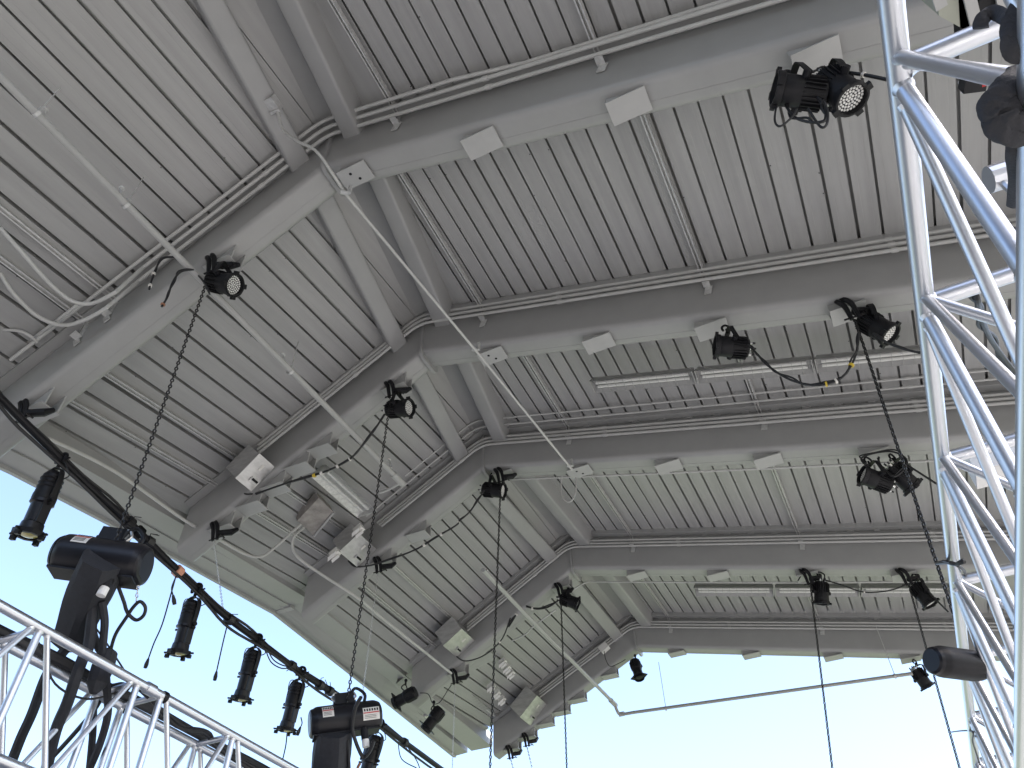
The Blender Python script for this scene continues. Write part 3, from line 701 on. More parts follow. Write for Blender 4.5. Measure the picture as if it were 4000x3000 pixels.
cable(pY(s4, [(1520, 345), (1510, 320), (1560, 300), (1640, 292), (1700, 320), (1700, 360), (1650, 400), (1600, 360), (1580, 320)], 6.62), .009, "tangle of black cable over the pair of wash lights", twin=.014)
cable(pY(s4, [(1700, 345), (1770, 390), (1845, 438)], 6.62), .010, "black cable from the tangled pair to the truss")
cable(pY(s4, [(1345, 845), (1430, 870), (1500, 895), (1560, 900), (1640, 890), (1720, 860)], 9.35), .009, "black cable swagged between the two far right wash lights", tapes=((.5, 'label'),))
cable(pY(s4, [(1235, 850), (1260, 820), (1320, 812), (1350, 825), (1345, 850)], 9.4), .008, "small black cable loop above the downward wash light")
cable(pY(s4, [(1770, 870), (1830, 930), (1885, 985)], 9.35), .010, "black cable from the farther wash light down to the hoist chain")

# ------------------------------------------------------------------ parabolic cans with barrels
def can(rear, front, y0, dy, label):
    A = at(rear, Y=y0); B = at(front, Y=y0 + dy); d = (B - A).normalized(); c = (A + B) / 2
    up = V((0, 0, 1)); side = d.cross(up).normalized(); vv = side.cross(d)
    t = thing("spotlight", label, "stage light", c, "short barrelled spotlights on the rafters")
    mb = MB(); mb._lathe(c, d, [(-.19, .03), (-.185, .075), (-.16, .088), (-.02, .092), (0, .08), (.02, .08)], 24)
    for k in range(10):
        a = 2 * math.pi * k / 10; q = side * math.cos(a) + vv * math.sin(a); mb.box(c + q * .09 - d * .1, q * .006, d.cross(q) * .004, d * .06)
    mb.build("lamp_housing", 'black', t)
    mb = MB(); mb._lathe(c, d, [(.0, .078), (.17, .083), (.175, .083), (.175, .076), (.02, .07)], 24); mb.build("barrel", 'black', t)
    mb = MB(); mb.box(c + d * .13 , side * .105, vv * .105, d * .006); mb.build("gel_frame", 'black', t)
    mb = MB(); mb._lathe(c, d, [(.15, .001), (.15, .074), (.157, .06), (.162, .001)], 20); mb.build("lens", 'blackgloss', t)
    mb = MB(); q = side * .115; sp = spline([c + q - d * .08, c + q * 1.02 + up * .1, c + up * .19, c - q * 1.02 + up * .1, c - q - d * .08], 5); mb.tube(sp, .009, 6)
    mb.build("yoke", 'black', t)
    mb = MB(); mb.tube([c + up * .18, c + up * .26], .014, 8); mb.ball(c + up * .25, .025, 8); mb.build("clamp", 'black', t)
    return c
can(s3(1795, 1330), s3(1700, 1382), 9.1, -.03, "left of two short spotlights at the fourth rafter's eave end")
can(s3(1900, 1412), s3(1840, 1490), 9.5, -.05, "right of two short spotlights at the fourth rafter's eave end")
can((2477, 2580), (2500, 2655), 12.2, -.05, "short spotlight hanging nose down below the farthest ridge joint")
cable(pY(s3, [(1815, 1335), (1850, 1340), (1870, 1380), (1900, 1375), (1930, 1330), (1950, 1300)], 9.3), .006, "thin black cable linking the two short spotlights")

# ------------------------------------------------------------------ lighting pipe on the left with its spotlights
PP = [(-70, 1490), (0, 1554), (172, 1726), (340, 1893), (506, 2042), (696, 2232), (868, 2395), (1004, 2499), (1175, 2626), (1356, 2743), (1483, 2829), (1718, 3000), (1800, 3062)]
def pipe_pt(p):
    # vertical plane through (-5.0, 2.47) and (-5.1, 6.8)
    r = ray(p); ax, ay = -5.0, 2.47; bx, by = -5.1, 6.8
    nx, ny = (by - ay), -(bx - ax); k = (nx * ax + ny * ay) / (nx * r.x + ny * r.y); return r * k
pp = spline([pipe_pt(p) for p in PP], 5)
t = thing("lighting_pipe", "long black sagging lighting pipe wrapped with cables at left", "pipe", pp[5])
mb = MB(); mb.tube(pp, .030, 12); mb.build("pipe", 'black', t)
mb = MB(); mb.tube([p + V((.028 * math.sin(i * .55), .02 * math.cos(i * .3), -.034 - .02 * abs(math.sin(i * .33)))) for i, p in enumerate(pp)], .013, 8)
mb.tube([p + V((.02 * math.cos(i * .4), .02, .032 + .012 * math.sin(i * .8))) for i, p in enumerate(pp)], .012, 8); mb.build("cable_run", 'cable', t)
def pick(px): return min(pp, key=lambda q: (q - pipe_pt(px)).length)
for px, tm, nm in ((s3(765, 812), 'pink', "tape_wrap"), (s3(612, 662), 'blue', "tape_wrap"), (s3(620, 640), 'black', "tape_wrap"), (s3(560, 600), 'black', "tape_wrap")):
    q = pick(px); i = pp.index(q); mb = MB(); d = (pp[min(i + 1, len(pp) - 1)] - q).normalized(); mb.tube([q - d * .03, q + d * .03], .05, 10); mb.build(nm, tm, t)
for px in (s3(575, 605), s3(655, 672), s3(980, 1005), s3(1390, 1290), s3(1250, 1235), s3(1420, 1345), s3(1770, 1560)):
    q = pick(px); mb = MB()
    for k in range(3):
        a = random.uniform(0, 6.28); mb.tube([q, q + V((math.cos(a) * .06, random.uniform(-.05, .05), math.sin(a) * .06)), q + V((math.cos(a) * .1, random.uniform(-.06, .06), math.sin(a) * .075))], .004, 5)
    mb.tube([q - V((0, .03, 0)), q + V((0, .03, 0))], .048, 8); mb.build("cable_tie", 'cable', t)
def ellipsoidal(top, bot, label):
    P = pick(top) if not isinstance(top, Vector) else top
    T = P - V((0, 0, .12))
    Bp = at(bot, Y=T.y) if False else None
    r = ray(bot); # bottom on the same depth as the clamp
    dep = P.dot(V((AX_X[2], AX_Y[2], AX_Z[2]))); k = dep / F
    Bp = r * k; Bp = Bp.lerp(onv(bot, P.x, P.y), .75); Bp = r * (Bp.length / r.length); d = (Bp - P); L = d.length; d.normalize()
    t = thing("spotlight", label, "stage light", P, "long spotlights hanging from the lighting pipe")
    side = d.cross(V((0, 1, 0))).normalized(); vv = side.cross(d).normalized()
    s = L / .74; o = P
    def D(x): return o + d * x * s
    mb = MB(); mb._lathe(D(0), d, [(x * s, r_ * s) for x, r_ in ((.13, .045), (.135, .06), (.17, .082), (.34, .092), (.36, .096), (.40, .096), (.41, .085))], 20)
    for k_ in range(3): mb._lathe(D(.20 + .04 * k_), d, [(0, .092 * s), (.008 * s, .096 * s), (.014 * s, .092 * s)], 20)
    mb.build("lamp_housing", 'black', t)
    mb = MB(); mb._lathe(D(0), d, [(x * s, r_ * s) for x, r_ in ((.40, .094), (.43, .098), (.44, .080), (.60, .080), (.61, .088), (.68, .094), (.685, .085))], 20)
    mb.box(D(.52) + side * .082 * s, side * .012 * s, vv * .04 * s, d * .09 * s); mb.build("barrel", 'blackgloss', t)
    mb = MB(); oct_ = [side * (.13 * s * math.cos(a)) + vv * (.13 * s * math.sin(a)) for a in [math.pi / 8 + math.pi / 4 * j for j in range(8)]]
    mb.sweep([[D(.68) + q for q in oct_], [D(.72) + q * .98 for q in oct_], [D(.72) + q * .72 for q in oct_], [D(.68) + q * .72 for q in oct_]], False, True)
    for j in range(4):
        q = oct_[2 * j]; mb.box(D(.70) + q * 1.1, q.normalized() * .02 * s, d.cross(q).normalized() * .012 * s, d * .008 * s)
        mb.box(D(.735) + q * .95, q.normalized() * .02 * s, d.cross(q).normalized() * .018 * s, d * .018 * s)
    mb.build("gel_frame", 'black', t)
    mb = MB(); mb._lathe(D(0), d, [(.69 * s, .001), (.695 * s, .082 * s), (.71 * s, .072 * s), (.725 * s, .03 * s), (.728 * s, .001)], 20); mb.build("lens", 'amber', t)
    mb = MB(); q = side * .112 * s
    sp = spline([D(.42) + q * .9, D(.25) + q, D(.14) + q * .85, D(.09), D(.14) - q * .85, D(.25) - q, D(.42) - q * .9], 4)
    loops = []
    for k_, p in enumerate(sp):
        tg = (sp[min(k_ + 1, len(sp) - 1)] - sp[max(k_ - 1, 0)]).normalized(); nn = tg.cross(vv).normalized()
        loops.append([p + vv * .02 + nn * .004, p + vv * .02 - nn * .004, p - vv * .02 - nn * .004, p - vv * .02 + nn * .004])
    mb.sweep(loops)
    for s_ in (1, -1): mb.tube([D(.40) + q * s_ * .7, D(.40) + q * s_ * 1.25], .016, 8)
    mb.build("yoke", 'black', t)
    mb = MB(); mb.tube([D(.10), D(.03)], .014, 8); mb.tube(spline([P + V((.045, 0, -.045)), P + V((.05, 0, .02)), P + V((0, 0, .052)), P + V((-.05, 0, .02)), P + V((-.045, 0, -.02))], 4), .014, 8); mb.tube([P + V((.05, 0, -.02)), P + V((.10, 0, -.02))], .008, 6); mb.build("clamp", 'black', t)
    mb = MB(); mb.tube(spline([D(.18) + vv * .05, D(.15) + side * .10 + vv * .05, D(.05) + side * .07, P + V((.02, 0, .02))], 5), .005, 6)
    mb.tube(spline([D(.12), D(.1) - side * .1, D(.2) - side * .11, D(.3) - side * .075], 5), .004, 6); mb.build("power_lead", 'cable', t)
    for q_ in (.11, -.12):
        mb = MB(); mb.tube([D(.44) + side * .06 * s * (1 if q_ > 0 else -1), D(.44) + side * (q_ + .03 * (1 if q_ > 0 else -1)) * s], .010, 6); mb.build("shutter_handle", 'chainb', t)
    return t
ellipsoidal(s3(272, 318), s3(115, 668), "largest long spotlight on the lighting pipe, left of the hoist motor")
ellipsoidal(s3(848, 880), s3(768, 1178), "long spotlight on the pipe between the motor and the thin chain")
ellipsoidal(s3(1110, 1085), s3(1036, 1376), "long spotlight on the pipe just past the thin chain")
ellipsoidal(s3(1312, 1240), s3(1232, 1508), "long spotlight on the pipe just left of the second hoist motor")
ellipsoidal(s3(1650, 1462), s3(1560, 1760), "long spotlight on the pipe right of the second hoist motor, cut by the frame")
# short leads hanging from the pipe
def lead(pts, label, plug=True):
    q = [pipe_pt(p) if i == 0 else None for i, p in enumerate(pts)]
    dep = q[0].dot(V((AX_X[2], AX_Y[2], AX_Z[2])))
    P = [ray(p) * (dep / F) for p in pts]; mb = MB(); mb.tube(spline(P, 5), .006, 6)
    if plug:
        d = (P[-1] - P[-2]).normalized(); mb.tube([P[-1] - d * .005, P[-1] + d * .04, P[-1] + d * .075], [.010, .018, .016], 8)
    tag(mb.build("cable", 'cable'), label, "cable", "thin leads hanging from the lighting pipe")
lead([s3(760, 830), s3(735, 920), s3(700, 1040), s3(665, 1120), s3(640, 1190)], "long thin lead with a straight plug hanging left of the second spotlight")
lead([s3(762, 828), s3(742, 880), s3(748, 915)], "short lead with a fat black connector by the second spotlight")
lead([s3(990, 1010), s3(965, 1110), s3(935, 1245)], "thin lead with a pale plug hanging right of the second spotlight")
lead([s3(1300, 1440), s3(1305, 1465), s3(1297, 1485)], "short lead ending beside the fourth spotlight's frame")
lead([s3(1240, 1510), s3(1235, 1560), s3(1222, 1620)], "thin lead dropping from the fourth spotlight to the truss", False)
lead([s3(1145, 1140), s3(1170, 1200), s3(1215, 1228), s3(1255, 1225)], "slack loop of thin cable under the pipe beside the third spotlight", False)
lead([s3(1155, 1145), s3(1180, 1190), s3(1220, 1215), s3(1265, 1222)], "second slack loop of thin cable beside the third spotlight", False)
lead([s3(1720, 1545), s3(1735, 1620), s3(1800, 1659)], "thin cable arc under the pipe at the bottom edge", False)
lead([s3(1755, 1560), s3(1790, 1610), s3(1810, 1650), s3(1820, 1700)], "thick black cable tail leaving the pipe at the bottom edge", False)
for (k, px, lab, sl_) in (('a', s3(205, 270), "short zinc chain from the nearest rafter's clamp to the lighting pipe", 0), ('b', s3(975, 1000), "thin zinc chain from the second rafter's clamp to the lighting pipe", 0)):
    q = pick(px); chain(cl[k], q + V((0, 0, .03)), 'chains', lab, .022, .0028, "thin zinc chains on the left")
q = at(s3(1565, 1350), Y=cl['c'].y); chain(cl['c'], q, 'chains', "thin zinc chain from the middle rafter's clamp beside the second motor", .024, .0030, "thin zinc chains on the left")
q = at(s3(1953, 1690), Y=cl['d'].y); chain(cl['d'], q, 'chains', "thin zinc chain from the fourth rafter's clamp running out of frame", .026, .0032, "thin zinc chains on the left")
q = at((2088, 3040), Y=cl['e'].y); chain(cl['e'], q, 'chains', "upper short chain under the farthest rafter's stepped plates", .03, .005, "chains under the farthest rafter")
q = at((2015, 3040), Y=cl['f'].y); chain(cl['f'], q, 'chains', "lower short chain under the farthest rafter's stepped plates", .03, .005, "chains under the farthest rafter")

# ------------------------------------------------------------------ hoist motors and their chains
def motor(c, axis, label, L=.5, rad=.118, bag_to=None, bag_w=.10, bag_from=None, plates=(), bare=False):
    c = V(c); a = V(axis).normalized(); up = (V((0, 0, 1)) - a * a.z).normalized(); v = a.cross(up).normalized()
    t = thing("hoist_motor", label, "hoist", c, "black chain hoists")
    def ring(x, r, flat=.99 if bare else .86):
        out = []
        for k in range(28):
            q = 2 * math.pi * k / 28; cy, cz = math.cos(q) * r, math.sin(q) * r
            cz = max(cz, -r * flat); out.append(c + a * x + v * cy + up * cz)
        return out
    h = L / 2
    mb = MB(); mb.sweep([ring(-h + .02, rad * .86), ring(-h + .045, rad * .98), ring(-h + .06, rad), ring(h - .06, rad), ring(h - .045, rad * .98), ring(h - .02, rad * .9)])
    if not bare: mb.box(c + up * rad * .99, a * L * .16, v * .04, up * .012)
    mb.build("housing", 'blackgloss' if not bare else 'black', t)
    for s_ in (-1, 1):
        mb = MB(); mb.sweep([ring(s_ * (h - .022), rad * .9), ring(s_ * (h - .008), rad * .84), ring(s_ * h, rad * .7)]); mb.build("end_cover", 'blackgloss', t)
    if not bare: mb = MB(); mb.box(c - up * rad * .87 , a * L * .46, v * rad * .55, up * .006); mb.build("base_plate", 'black', t)
    view = (-c).normalized()
    for (x, w_, h_) in plates:
        mb = MB(); q = c + a * x * L; dz = view - a * view.dot(a); dz.normalize(); t2_ = a.cross(dz).normalized()
        if t2_.z < 0: t2_ = -t2_
        base = math.radians(h_)
        def dirn(g_): return dz * math.cos(g_) + t2_ * math.sin(g_)
        vs_ = []; fs_ = []
        for k in range(5):
            g_ = base + math.radians(-22 + 11 * k); vs_ += [q - a * w_ + dirn(g_) * (rad + .0015), q + a * w_ + dirn(g_) * (rad + .0015)]
            if k: fs_.append((2 * k - 2, 2 * k - 1, 2 * k + 1, 2 * k))
        mb.add(vs_, fs_)
        d0 = dirn(base + math.radians(3)); mb.mat(1).box(q + d0 * (rad + .0028), a * w_ * .96, a.cross(d0).normalized() * .0035, d0 * .001)
        for k in range(6):
            d0 = dirn(base + math.radians(13)); mb.mat(2).box(q + a * (w_ * (-.78 + .31 * k)) + d0 * (rad + .0028), a * w_ * .09, a.cross(d0).normalized() * .009, d0 * .0008)
        for k in range(3):
            d0 = dirn(base + math.radians(-5 - 5 * k)); mb.mat(2).box(q + a * (-w_ * .12) + d0 * (rad + .0028), a * w_ * .7, a.cross(d0).normalized() * .0012, d0 * .0008)
        mb.build("rating_plate", ['label', 'red', 'black'], t)
    for x in (-.1, .12) if not bare else ():
        mb = MB(); q = c + a * x * L + up * rad; 
        pts = [q + up * .0, q + up * .05 + a * .03, q + up * .09, q + up * .06 - a * .03, q + up * .03 - a * .012]
        mb.tube(spline(pts, 4), .009, 8); mb.tube([q + v * .02 + up * .01, q + v * .0 + up * .06], .012, 8); mb.build("hook", 'chains', t)
    if not bare: mb = MB(); mb.box(c + up * (rad + .03), a * .07, v * .05, up * .04); mb.tube(spline([c + a * .03 + up * (rad + .02), c + a * .09 + up * (rad + .11), c + a * .16 + up * (rad + .06), c + a * .15 + up * rad], 5), .012, 8); mb.build("chain_guide", 'black', t)
    if bare: return t
    mb = MB(); mb.tube([c + a * .12 - up * rad * .8 + v * .05, c + a * .12 - up * (rad + .06) + v * .05], .028, 12); mb.mat(1).tube([c + a * .12 - up * (rad + .06) + v * .05, c + a * .12 - up * (rad + .11) + v * .05], .026, 12); mb.build("power_plug", ['black', 'white'], t)
    if bag_to is not None:
        A = V(bag_from); B = V(bag_to); d = (B - A).normalized(); s = d.cross(V((AX_X[2], AX_Y[2], AX_Z[2]))).normalized(); f_ = s.cross(d)
        loops = []
        for k in range(9):
            x = k / 8; p = A.lerp(B, x); wd = bag_w * (1 + .12 * math.sin(x * 5) - .05 * x); 
            lp_ = []
            for j in range(18):
                q = 2 * math.pi * j / 18; fold = 1 + .07 * math.sin(q * 5 + x * 2) + .04 * math.sin(q * 3 - x * 4)
                lp_.append(p + s * math.cos(q) * wd * fold + f_ * math.sin(q) * wd * .8 * fold)
            loops.append(lp_)
        mb = MB(); mb.sweep(loops); mb.build("chain_bag", 'fabric', t)
    return t
m1x, m1y = cl['g'].x, cl['g'].y
c1 = onv((405, 2170), m1x, m1y)
c1p = ray((398, 2190)) * (c1.dot(V((AX_X[2], AX_Y[2], AX_Z[2]))) / F)
def dpt(px, ref, off=0.0):   # point on a sight line at the depth of ref
    return ray(px) * ((V(ref).dot(V((AX_X[2], AX_Y[2], AX_Z[2]))) + off) / F)
ax1 = dpt(s3(600, 790), c1) - dpt(s3(270, 745), c1)
motor(c1p, V((ax1.x, ax1.y, ax1.z)), "big black chain hoist at left hanging over the truss", L=.52, rad=.125, bag_from=dpt(s3(440, 760), c1, -.13), bag_to=dpt(s3(298, 1120), c1, -.02), bag_w=.112, plates=((-.22, .045, 62),))
chain(cl['g'], dpt(s3(500, 680), c1), 'chainb', "heavy black hoist chain falling from the nearest rafter to the left motor", .03, .0052)
c2 = onv((1352, 2790), cl['h'].x, cl['h'].y)
ax2 = dpt(s3(1630, 1435), c2, .12) - dpt(s3(1360, 1470), c2, -.05)
motor(dpt(s3(1492, 1452), c2), ax2, "second black chain hoist beside the pipe at the bottom edge", L=.52, rad=.115, bag_from=dpt(s3(1440, 1500), c2, -.12), bag_to=dpt(s3(1405, 1900), c2, -.1), bag_w=.125, plates=((-.26, .04, 40), (.33, .06, 12)))
chain(cl['h'], dpt(s3(1497, 1400), c2), 'chainb', "heavy black hoist chain falling from the second rafter to the second motor", .03, .0052)
q = at((1912, 3060), Y=cl['i'].y); chain(cl['i'], q, 'chainb', "black hoist chain hanging from the middle ridge joint", .03, .0055)
q = at((2216, 3060), Y=cl['j'].y); chain(cl['j'], q, 'chainb', "black hoist chain hanging from the fourth ridge joint past the pipe", .03, .0058)
kq = at((3740, 2440), Y=cl['k'].y); chain(cl['k'], kq, 'chainb', "heavy black slanting chain in front of the right wash lights", .03, .0058)
q = at((3258, 3060), Y=cl['l'].y); chain(cl['l'], q, 'chainb', "left of two far right black chains against the sky", .034, .0058)
q = at((3765, 3060), Y=cl['m'].y); chain(cl['m'], q, 'chainb', "right of two far right black chains behind the motor", .034, .0058)
c3 = at((3668, 2588), X=.30)
motor(c3 + V((.075, .10, .02)), V((.72, .69, .02)), "black chain hoist half hidden behind the right truss", L=.28, rad=.066, bare=True)

# ------------------------------------------------------------------ trusses
def chord_tube(mb, a, b, r, n=16): mb.tube([a, b], r, n)
def part_tube(name, a, b, r, par, m='alu', n=16, weld=0):
    mb = MB(); mb.tube([a, b], r, n)
    if weld:
        d = (V(b) - V(a)).normalized()
        for p, s_ in ((V(a), 1), (V(b), -1)):
            mb.tube([p + d * s_ * (.018), p + d * s_ * .030], [r * 1.25, r * 1.02], n)
    return mb.build(name, m, par)
# right hand truss, close to the lens
RTX0, RTX1 = .48, 1.03
def rtT(y): return lerp(1.625, 1.775, (y - .85) / 5.5)
def rtB(y): return rtT(y) - .585
t = thing("lighting_truss", "big bright aluminium box truss at right running away from the viewer", "truss", (.75, 3, 1.1))
YA, YB = -.6, 8.2
for X in (RTX0, RTX1):
    for fz in (rtT, rtB): part_tube("chord", (X, YA, fz(YA)), (X, YB, fz(YB)), .0255, t, n=24)
nodes = [.25, .99, 1.73, 2.53, 3.5, 4.37, 5.3, 6.25, 7.2]
for i, y in enumerate(nodes):
    part_tube("crossbar", (RTX0, y, rtT(y)), (RTX1, y, rtT(y)), .0235, t, weld=1)
    part_tube("crossbar", (RTX0, y + .13, rtB(y)), (RTX1, y + .13, rtB(y)), .0235, t, weld=1)
    sp_ = (nodes[i + 1] - y) if i + 1 < len(nodes) else .9
    for X in (RTX0, RTX1):
        part_tube("brace", (X, y + .035, rtT(y)), (X, y + .14, rtB(y)), .0195, t, weld=1)
        part_tube("brace", (X, y + .075, rtT(y)), (X, y + .58 * sp_, rtB(y)), .0150, t, weld=1)
        if i + 1 < len(nodes): part_tube("brace", (X, y + .66 * sp_, rtB(y)), (X, y + sp_ - .03, rtT(y + sp_)), .0150, t, weld=1)
    part_tube("brace", (RTX0, y - .02, rtT(y)), (RTX1, y + .10, rtB(y)), .0150, t, weld=1)
    if i + 1 < len(nodes):
        part_tube("brace", (RTX1, y + .18, rtB(y)), (RTX0 + .02, y + sp_, rtB(y + sp_)), .0150, t, weld=1)
q = V((.66, 2.72, rtT(2.6) + .05)); mb = MB(); mb.box(q, (.075, 0, .0), (0, .06, .0), (0, 0, .05)); tag(mb.build("ballast_box", 'white'), "sunlit white box strapped over the right truss's third crossbar", "box")
# left truss
LX0, LX1 = -3.65, -3.95
def lz(y): return lerp(1.89, 1.815, (y - 1.97) / 2.3)
LD = .60
t2 = thing("lighting_truss", "slimmer aluminium box truss crossing the bottom left corner against the sky", "truss", (-3.8, 3, 1.3))
for X in (LX0, LX1):
    for (a, b) in ((1.0, 2.955), (2.965, 5.4)):
        part_tube("chord", (X, a, lz(a)), (X, b, lz(b)), .0255, t2); part_tube("chord", (X, a, lz(a) - LD), (X, b, lz(b) - LD), .0255, t2)
    for dz in (0, LD):
        part_tube("splice_ring", (X, 2.93, lz(2.93) - dz), (X, 2.99, lz(2.99) - dz), .033, t2, 'alu'); part_tube("splice_ring", (X, 3.06, lz(3.06) - dz), (X, 3.085, lz(3.085) - dz), .032, t2, 'black')
ln = [1.55, 2.21, 2.87, 3.05, 3.67, 4.29, 4.9]
for i, y in enumerate(ln):
    part_tube("crossbar", (LX0, y, lz(y)), (LX1, y, lz(y)), .0175, t2, weld=1); part_tube("crossbar", (LX0, y, lz(y) - LD), (LX1, y, lz(y) - LD), .0175, t2, weld=1)
    for X in (LX0, LX1):
        part_tube("brace", (X, y, lz(y)), (X, y, lz(y) - LD), .0185, t2, weld=1)
        if i + 1 < len(ln) and ln[i + 1] - y > .4:
            y2 = ln[i + 1]; ym = (y + y2) / 2
            part_tube("brace", (X, y + .04, lz(y)), (X, ym, lz(ym) - LD), .0150, t2, weld=1); part_tube("brace", (X, ym, lz(ym) - LD), (X, y2 - .04, lz(y2)), .0150, t2, weld=1)
    if i + 1 < len(ln) and ln[i + 1] - y > .4:
        y2 = ln[i + 1]; part_tube("brace", (LX0, y + .04, lz(y) - LD), (LX1, y2 - .04, lz(y2) - LD), .014, t2, weld=1)
# cables laid along the left truss
def lt(y, x, dz=0): return V((x, y, lz(y) + dz))
cable([lt(1.0, -3.93, .045), lt(2.0, -3.95, .05), lt(2.6, -3.93, .045), lt(3.0, -3.94, .05), lt(3.6, -3.93, .05), lt(4.4, -3.94, .05), lt(5.2, -3.93, .05)], .026, "thick black cable bundle lying on the left truss's far chord", twin=.012, group="cables on the left truss")
cable([lt(2.9, -3.7, .01), lt(3.1, -3.75, .0), lt(3.35, -3.8, -.03), lt(3.6, -3.82, .02), lt(3.75, -3.84, -.01), lt(4.1, -3.8, -.05), lt(4.5, -3.8, 0)], .014, "black cable sagging between the left truss's two upper chords", twin=.014, group="cables on the left truss")
cable([lt(1.6, -3.85, .12), lt(1.95, -3.85, .13), lt(2.15, -3.8, .09), lt(2.3, -3.75, -.02), lt(2.5, -3.8, -.13), lt(2.75, -3.85, -.1), lt(2.9, -3.8, .0)], .006, "thin blue black cable looping over the left truss", group="cables on the left truss")
for pts, r_, lab, off in (
  ([s3(405, 930), s3(385, 1120), s3(360, 1180), s3(330, 1260), s3(290, 1380), s3(240, 1500), s3(195, 1690)], .030, "thick black cable bundle sweeping from the hoist bag down the left truss", -.12),
  ([s3(330, 1090), s3(255, 1180), s3(200, 1260), s3(140, 1420), s3(90, 1530), s3(40, 1660)], .030, "leftmost thick black cable behind the left truss's braces", .15),
  ([s3(440, 940), s3(452, 1020), s3(447, 1100), s3(440, 1190), s3(455, 1240), s3(462, 1320), s3(465, 1430), s3(430, 1560), s3(375, 1690)], .021, "taped black cable dropping from the hoist plug beside the truss", -.14),
  ([s3(390, 1030), s3(420, 1130), s3(440, 1180), s3(420, 1290), s3(405, 1400), s3(400, 1520), s3(385, 1680)], .020, "black cable twisting inside the left truss", -.02),
  ([s3(460, 1310), s3(495, 1305), s3(530, 1300), s3(560, 1318)], .016, "short thick black cable looping onto the left truss chord", -.08),
  ([s3(505, 860), s3(535, 940), s3(545, 975), s3(560, 1000), s3(590, 1020), s3(620, 1000), s3(628, 965), s3(605, 940), s3(575, 965), s3(545, 1010), s3(500, 1080), s3(478, 1150), s3(470, 1200)], .010, "black control cable making a loop right of the left hoist", -.05),
  ([s3(395, 1030), s3(440, 1090), s3(500, 1180), s3(545, 1250)], .005, "thin cord running from the hoist bag to the truss chord", -.05),
  ([s3(450, 1310), s3(420, 1390), s3(330, 1500), s3(230, 1610)], .013, "black cable slanting across the left truss's braces", .0)):
    P = [dpt(p, c1, off) for p in pts]
    if lab.startswith("thick black cable bundle sweeping"): P = [dpt(p, c1, off - .2 * min(1, i / 3)) for i, p in enumerate(pts)]
    cable(P, r_, lab, 'fabric' if r_ > .019 else 'cable', group="cables around the left hoist")
P = dpt(s3(440, 1235), c1, -.16); mb = MB(); mb.lathe(P + V((0, 0, .12)), (0, 0, -1), [(0, .02), (.02, .05), (.10, .06), (.2, .052), (.25, .02)], 12)
tag(mb.build("cable_knot", 'fabric'), "taped lump of black cable strapped to the left truss chord", "cable")
chain(dpt(s3(597, 870), c1, -.05), dpt(s3(588, 940), c1, -.05), 'chains', "tiny chain and loop under the left hoist's end", .022, .003, "thin zinc chains on the left")
# cables round the second hoist
for pts, r_, lab in (
  ([s3(1560, 1352), s3(1535, 1400), s3(1522, 1480), s3(1535, 1540), s3(1560, 1600), s3(1575, 1612), s3(1600, 1580), s3(1615, 1540)], .014, "black control cable looping over the second hoist"),
  ([s3(1500, 1535), s3(1505, 1590), s3(1510, 1690)], .012, "black cable hanging from the second hoist's plug"),
  ([s3(1555, 1640), s3(1545, 1660), s3(1540, 1700)], .010, "brown sleeved cable end below the second hoist")):
    cable([dpt(p, c2, -.14) for p in pts], r_, lab, 'copper' if 'brown' in lab else 'cable', group="cables around the second hoist")

# ------------------------------------------------------------------ things on the right truss
def strap(pts, r, label, name="black_strap", m='fabric', flat=.35, cat="strap"):
    sp = spline(pts, 6); mb = MB(); loops = []
    for i, p in enumerate(sp):
        tg = (sp[min(i + 1, len(sp) - 1)] - sp[max(i - 1, 0)]).normalized(); view = p.normalized()
        s = tg.cross(view).normalized(); n = s.cross(tg)
        loops.append([p + s * (r * math.cos(q)) * (1 + .12 * math.sin(3 * q + i * .6)) + n * (r * flat * math.sin(q)) * (1 + .15 * math.sin(2 * q + i)) for q in [2 * math.pi * j / 16 for j in range(16)]])
    mb.sweep(loops); return tag(mb.build(name, m), label, cat, "black fabric straps on the right truss")
z0 = 1.28
D0 = at((3985, 300), X=.47)
def rp(x, y, off=0): return dpt((x, y), D0, off)
strap([rp(4035, -40, -.06), rp(4000, 60, -.06), rp(3975, 130, -.06), rp(3990, 175, -.06), rp(4040, 190, -.05)], .022, "wide black strap wrapped round the truss chord at the upper right corner", flat=.25)
strap([rp(3832, 110, .1), rp(3840, 70, .1), rp(3872, 52, .1), rp(3915, 58, .08), rp(3945, 85, .05)], .011, "black strap arched over the bright crossbar in the upper right corner")
strap([rp(3985, 285, .02), rp(3950, 330, .0), rp(3905, 370, .0), rp(3880, 410, .0), rp(3885, 450, .0), rp(3930, 425, .0), rp(4010, 405, .0)], .019, "knotted black strap around the right edge chord, upper fold", flat=.45)
strap([rp(3875, 440, .01), rp(3890, 480, .0), rp(3925, 520, .0), rp(3970, 525, .0), rp(4030, 520, .0)], .017, "lower fold of the knotted black strap at the right edge", flat=.5)
strap([rp(3930, 440, -.01), rp(3945, 470, -.01), rp(3985, 480, -.01), rp(4030, 475, -.01)], .014, "inner fold of the knotted black strap at the right edge", flat=.5)
strap([rp(3962, 500, .06), rp(3965, 580, .06), rp(3968, 680, .12), rp(3965, 800, .25)], .012, "black strap tail hanging behind the right chord", flat=.5)
# bright half-coupler behind the chord
q = at((3940, 690), X=.72); t = thing("pipe_coupler", "shiny aluminium pipe clamp behind the right truss chord", "clamp", q)
mb = MB(); mb.tube([q + V((-.04, 0, .015)), q + V((.05, .01, .02))], .035, 14); mb.build("jaw", 'alu', t)
mb = MB(); mb.tube([q + V((-.02, 0, -.005)), q + V((-.018, 0, -.06))], .010, 8); mb.tube([q + V((.02, 0, -.005)), q + V((.022, 0, -.07))], .010, 8); mb.build("bolt", 'chains', t)
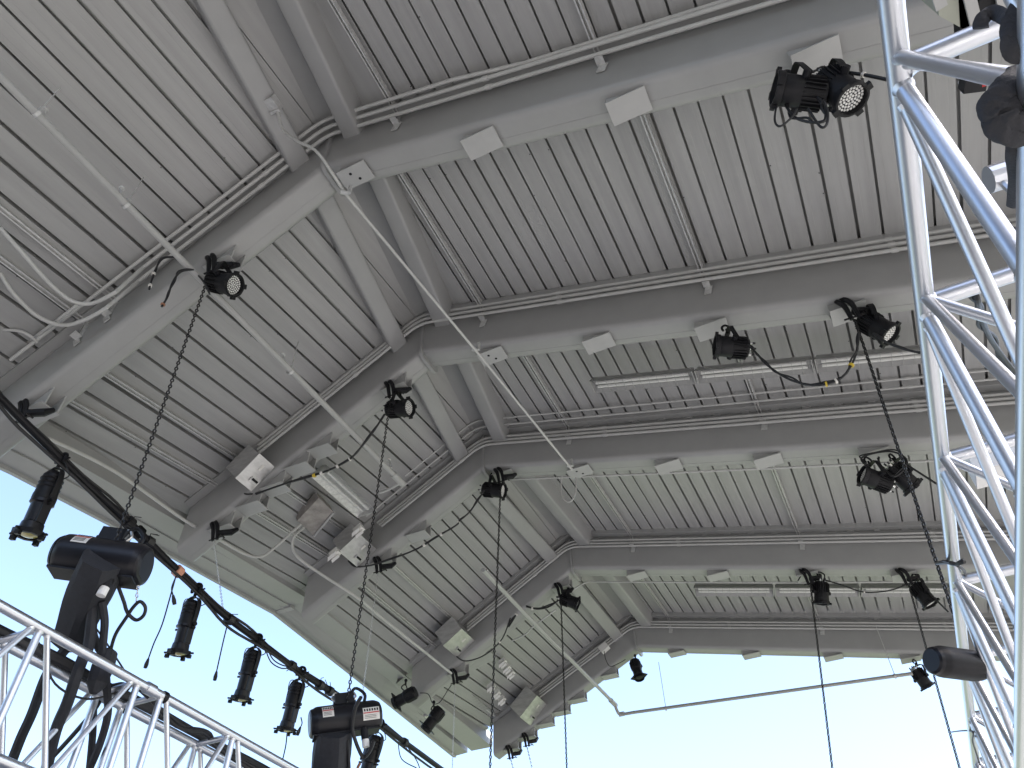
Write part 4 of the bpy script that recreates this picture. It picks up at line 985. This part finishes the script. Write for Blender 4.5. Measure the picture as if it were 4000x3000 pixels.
# cable over the truss at the second node
cable([at(s2(1985, 1245), X=.7), at(s2(2010, 1290), X=.68), at(s2(2020, 1350), X=.72), at(s2(2060, 1450), X=.85), at(s2(2120, 1540), X=.95), at(s2(2200, 1640), X=1.05)], .010, "black twin cable looped over the right truss's second crossbar", twin=.014, group="cables on the right truss")
cable([at(s4(1835, 775), X=.47), at(s4(1880, 772), X=.445), at(s4(1915, 780), X=.445), at(s4(1955, 768), X=.47)], .007, "black tie line knotted round the right truss chord", group="cables on the right truss", twin=.006)
cable([at(s4(1890, 770), X=.445), at(s4(1925, 785), X=.45), at(s4(1955, 810), X=.5), at(s4(1960, 850), X=.6)], .006, "loose end of the tie line on the right truss", group="cables on the right truss")
cable([at((3655, 2870), X=.44) + V((.12, 0, 0)), at((3790, 2855), X=.46), at((3800, 2900), X=.46), at((3830, 2990), X=.5)], .005, "thin black line tied low on the right truss", group="cables on the right truss")
# equipment cabinet above the truss in the upper right corner
cab0 = at((3760, 150), Z=2.95)
def cz(px, z=2.95): return at(px, Z=z)
t = thing("speaker_cabinet", "grey green equipment cabinet with pale edges behind the top right truss", "cabinet", cab0)
A_, B_, C_, D_ = cz((3650, -80)), cz((3668, 62)), cz((3790, 128)), cz((3850, -80))
mb = MB(); up = V((0, 0, .35)); mb.sweep([[A_, B_, C_, D_], [A_ + up, B_ + up, C_ + up, D_ + up]]); mb.build("housing", 'cab', t)
for (a, b) in (((3655, -40), (3678, 30)), ((3775, -60), (3820, 125)), ((3905, -60), (3925, 55))):
    p, q = cz(a, 2.93), cz(b, 2.93); mb = MB(); mb.box((p + q) / 2, (q - p) / 2, (q - p).cross(V((0, 0, 1))).normalized() * .02, (0, 0, .006)); mb.build("edge_trim", 'plate', t)
mb = MB(); p = cz((3870, 0), 2.98); mb.box(p, (.12, .0, 0), (0, .14, 0), (0, 0, .03)); mb.build("dark_gap", 'black', t)  # black slab: the shade inside the cabinet's gap, put in as colour
mb = MB(); p = cz((3800, 325), 2.2); mb.box(p, (.03, .01, 0), (-.004, .02, 0), (0, 0, .02)); mb.mat(1).box(p + V((.025, .0, -.005)), (.008, 0, 0), (0, .012, 0), (0, 0, .016)); 
o = mb.build("connector_box", ['black', 'red']); tag(o, "small black box with a red end behind the upper right brace", "box")
mb = MB(); p, q = at((3755, 318), Z=2.3), at((3770, 358), Z=2.3); mb.tube([p, q], .010, 8); tag(mb.build("rod", 'plate'), "short pale rod hanging below the upper right brace", "rod")
print("objects", len(bpy.data.objects))
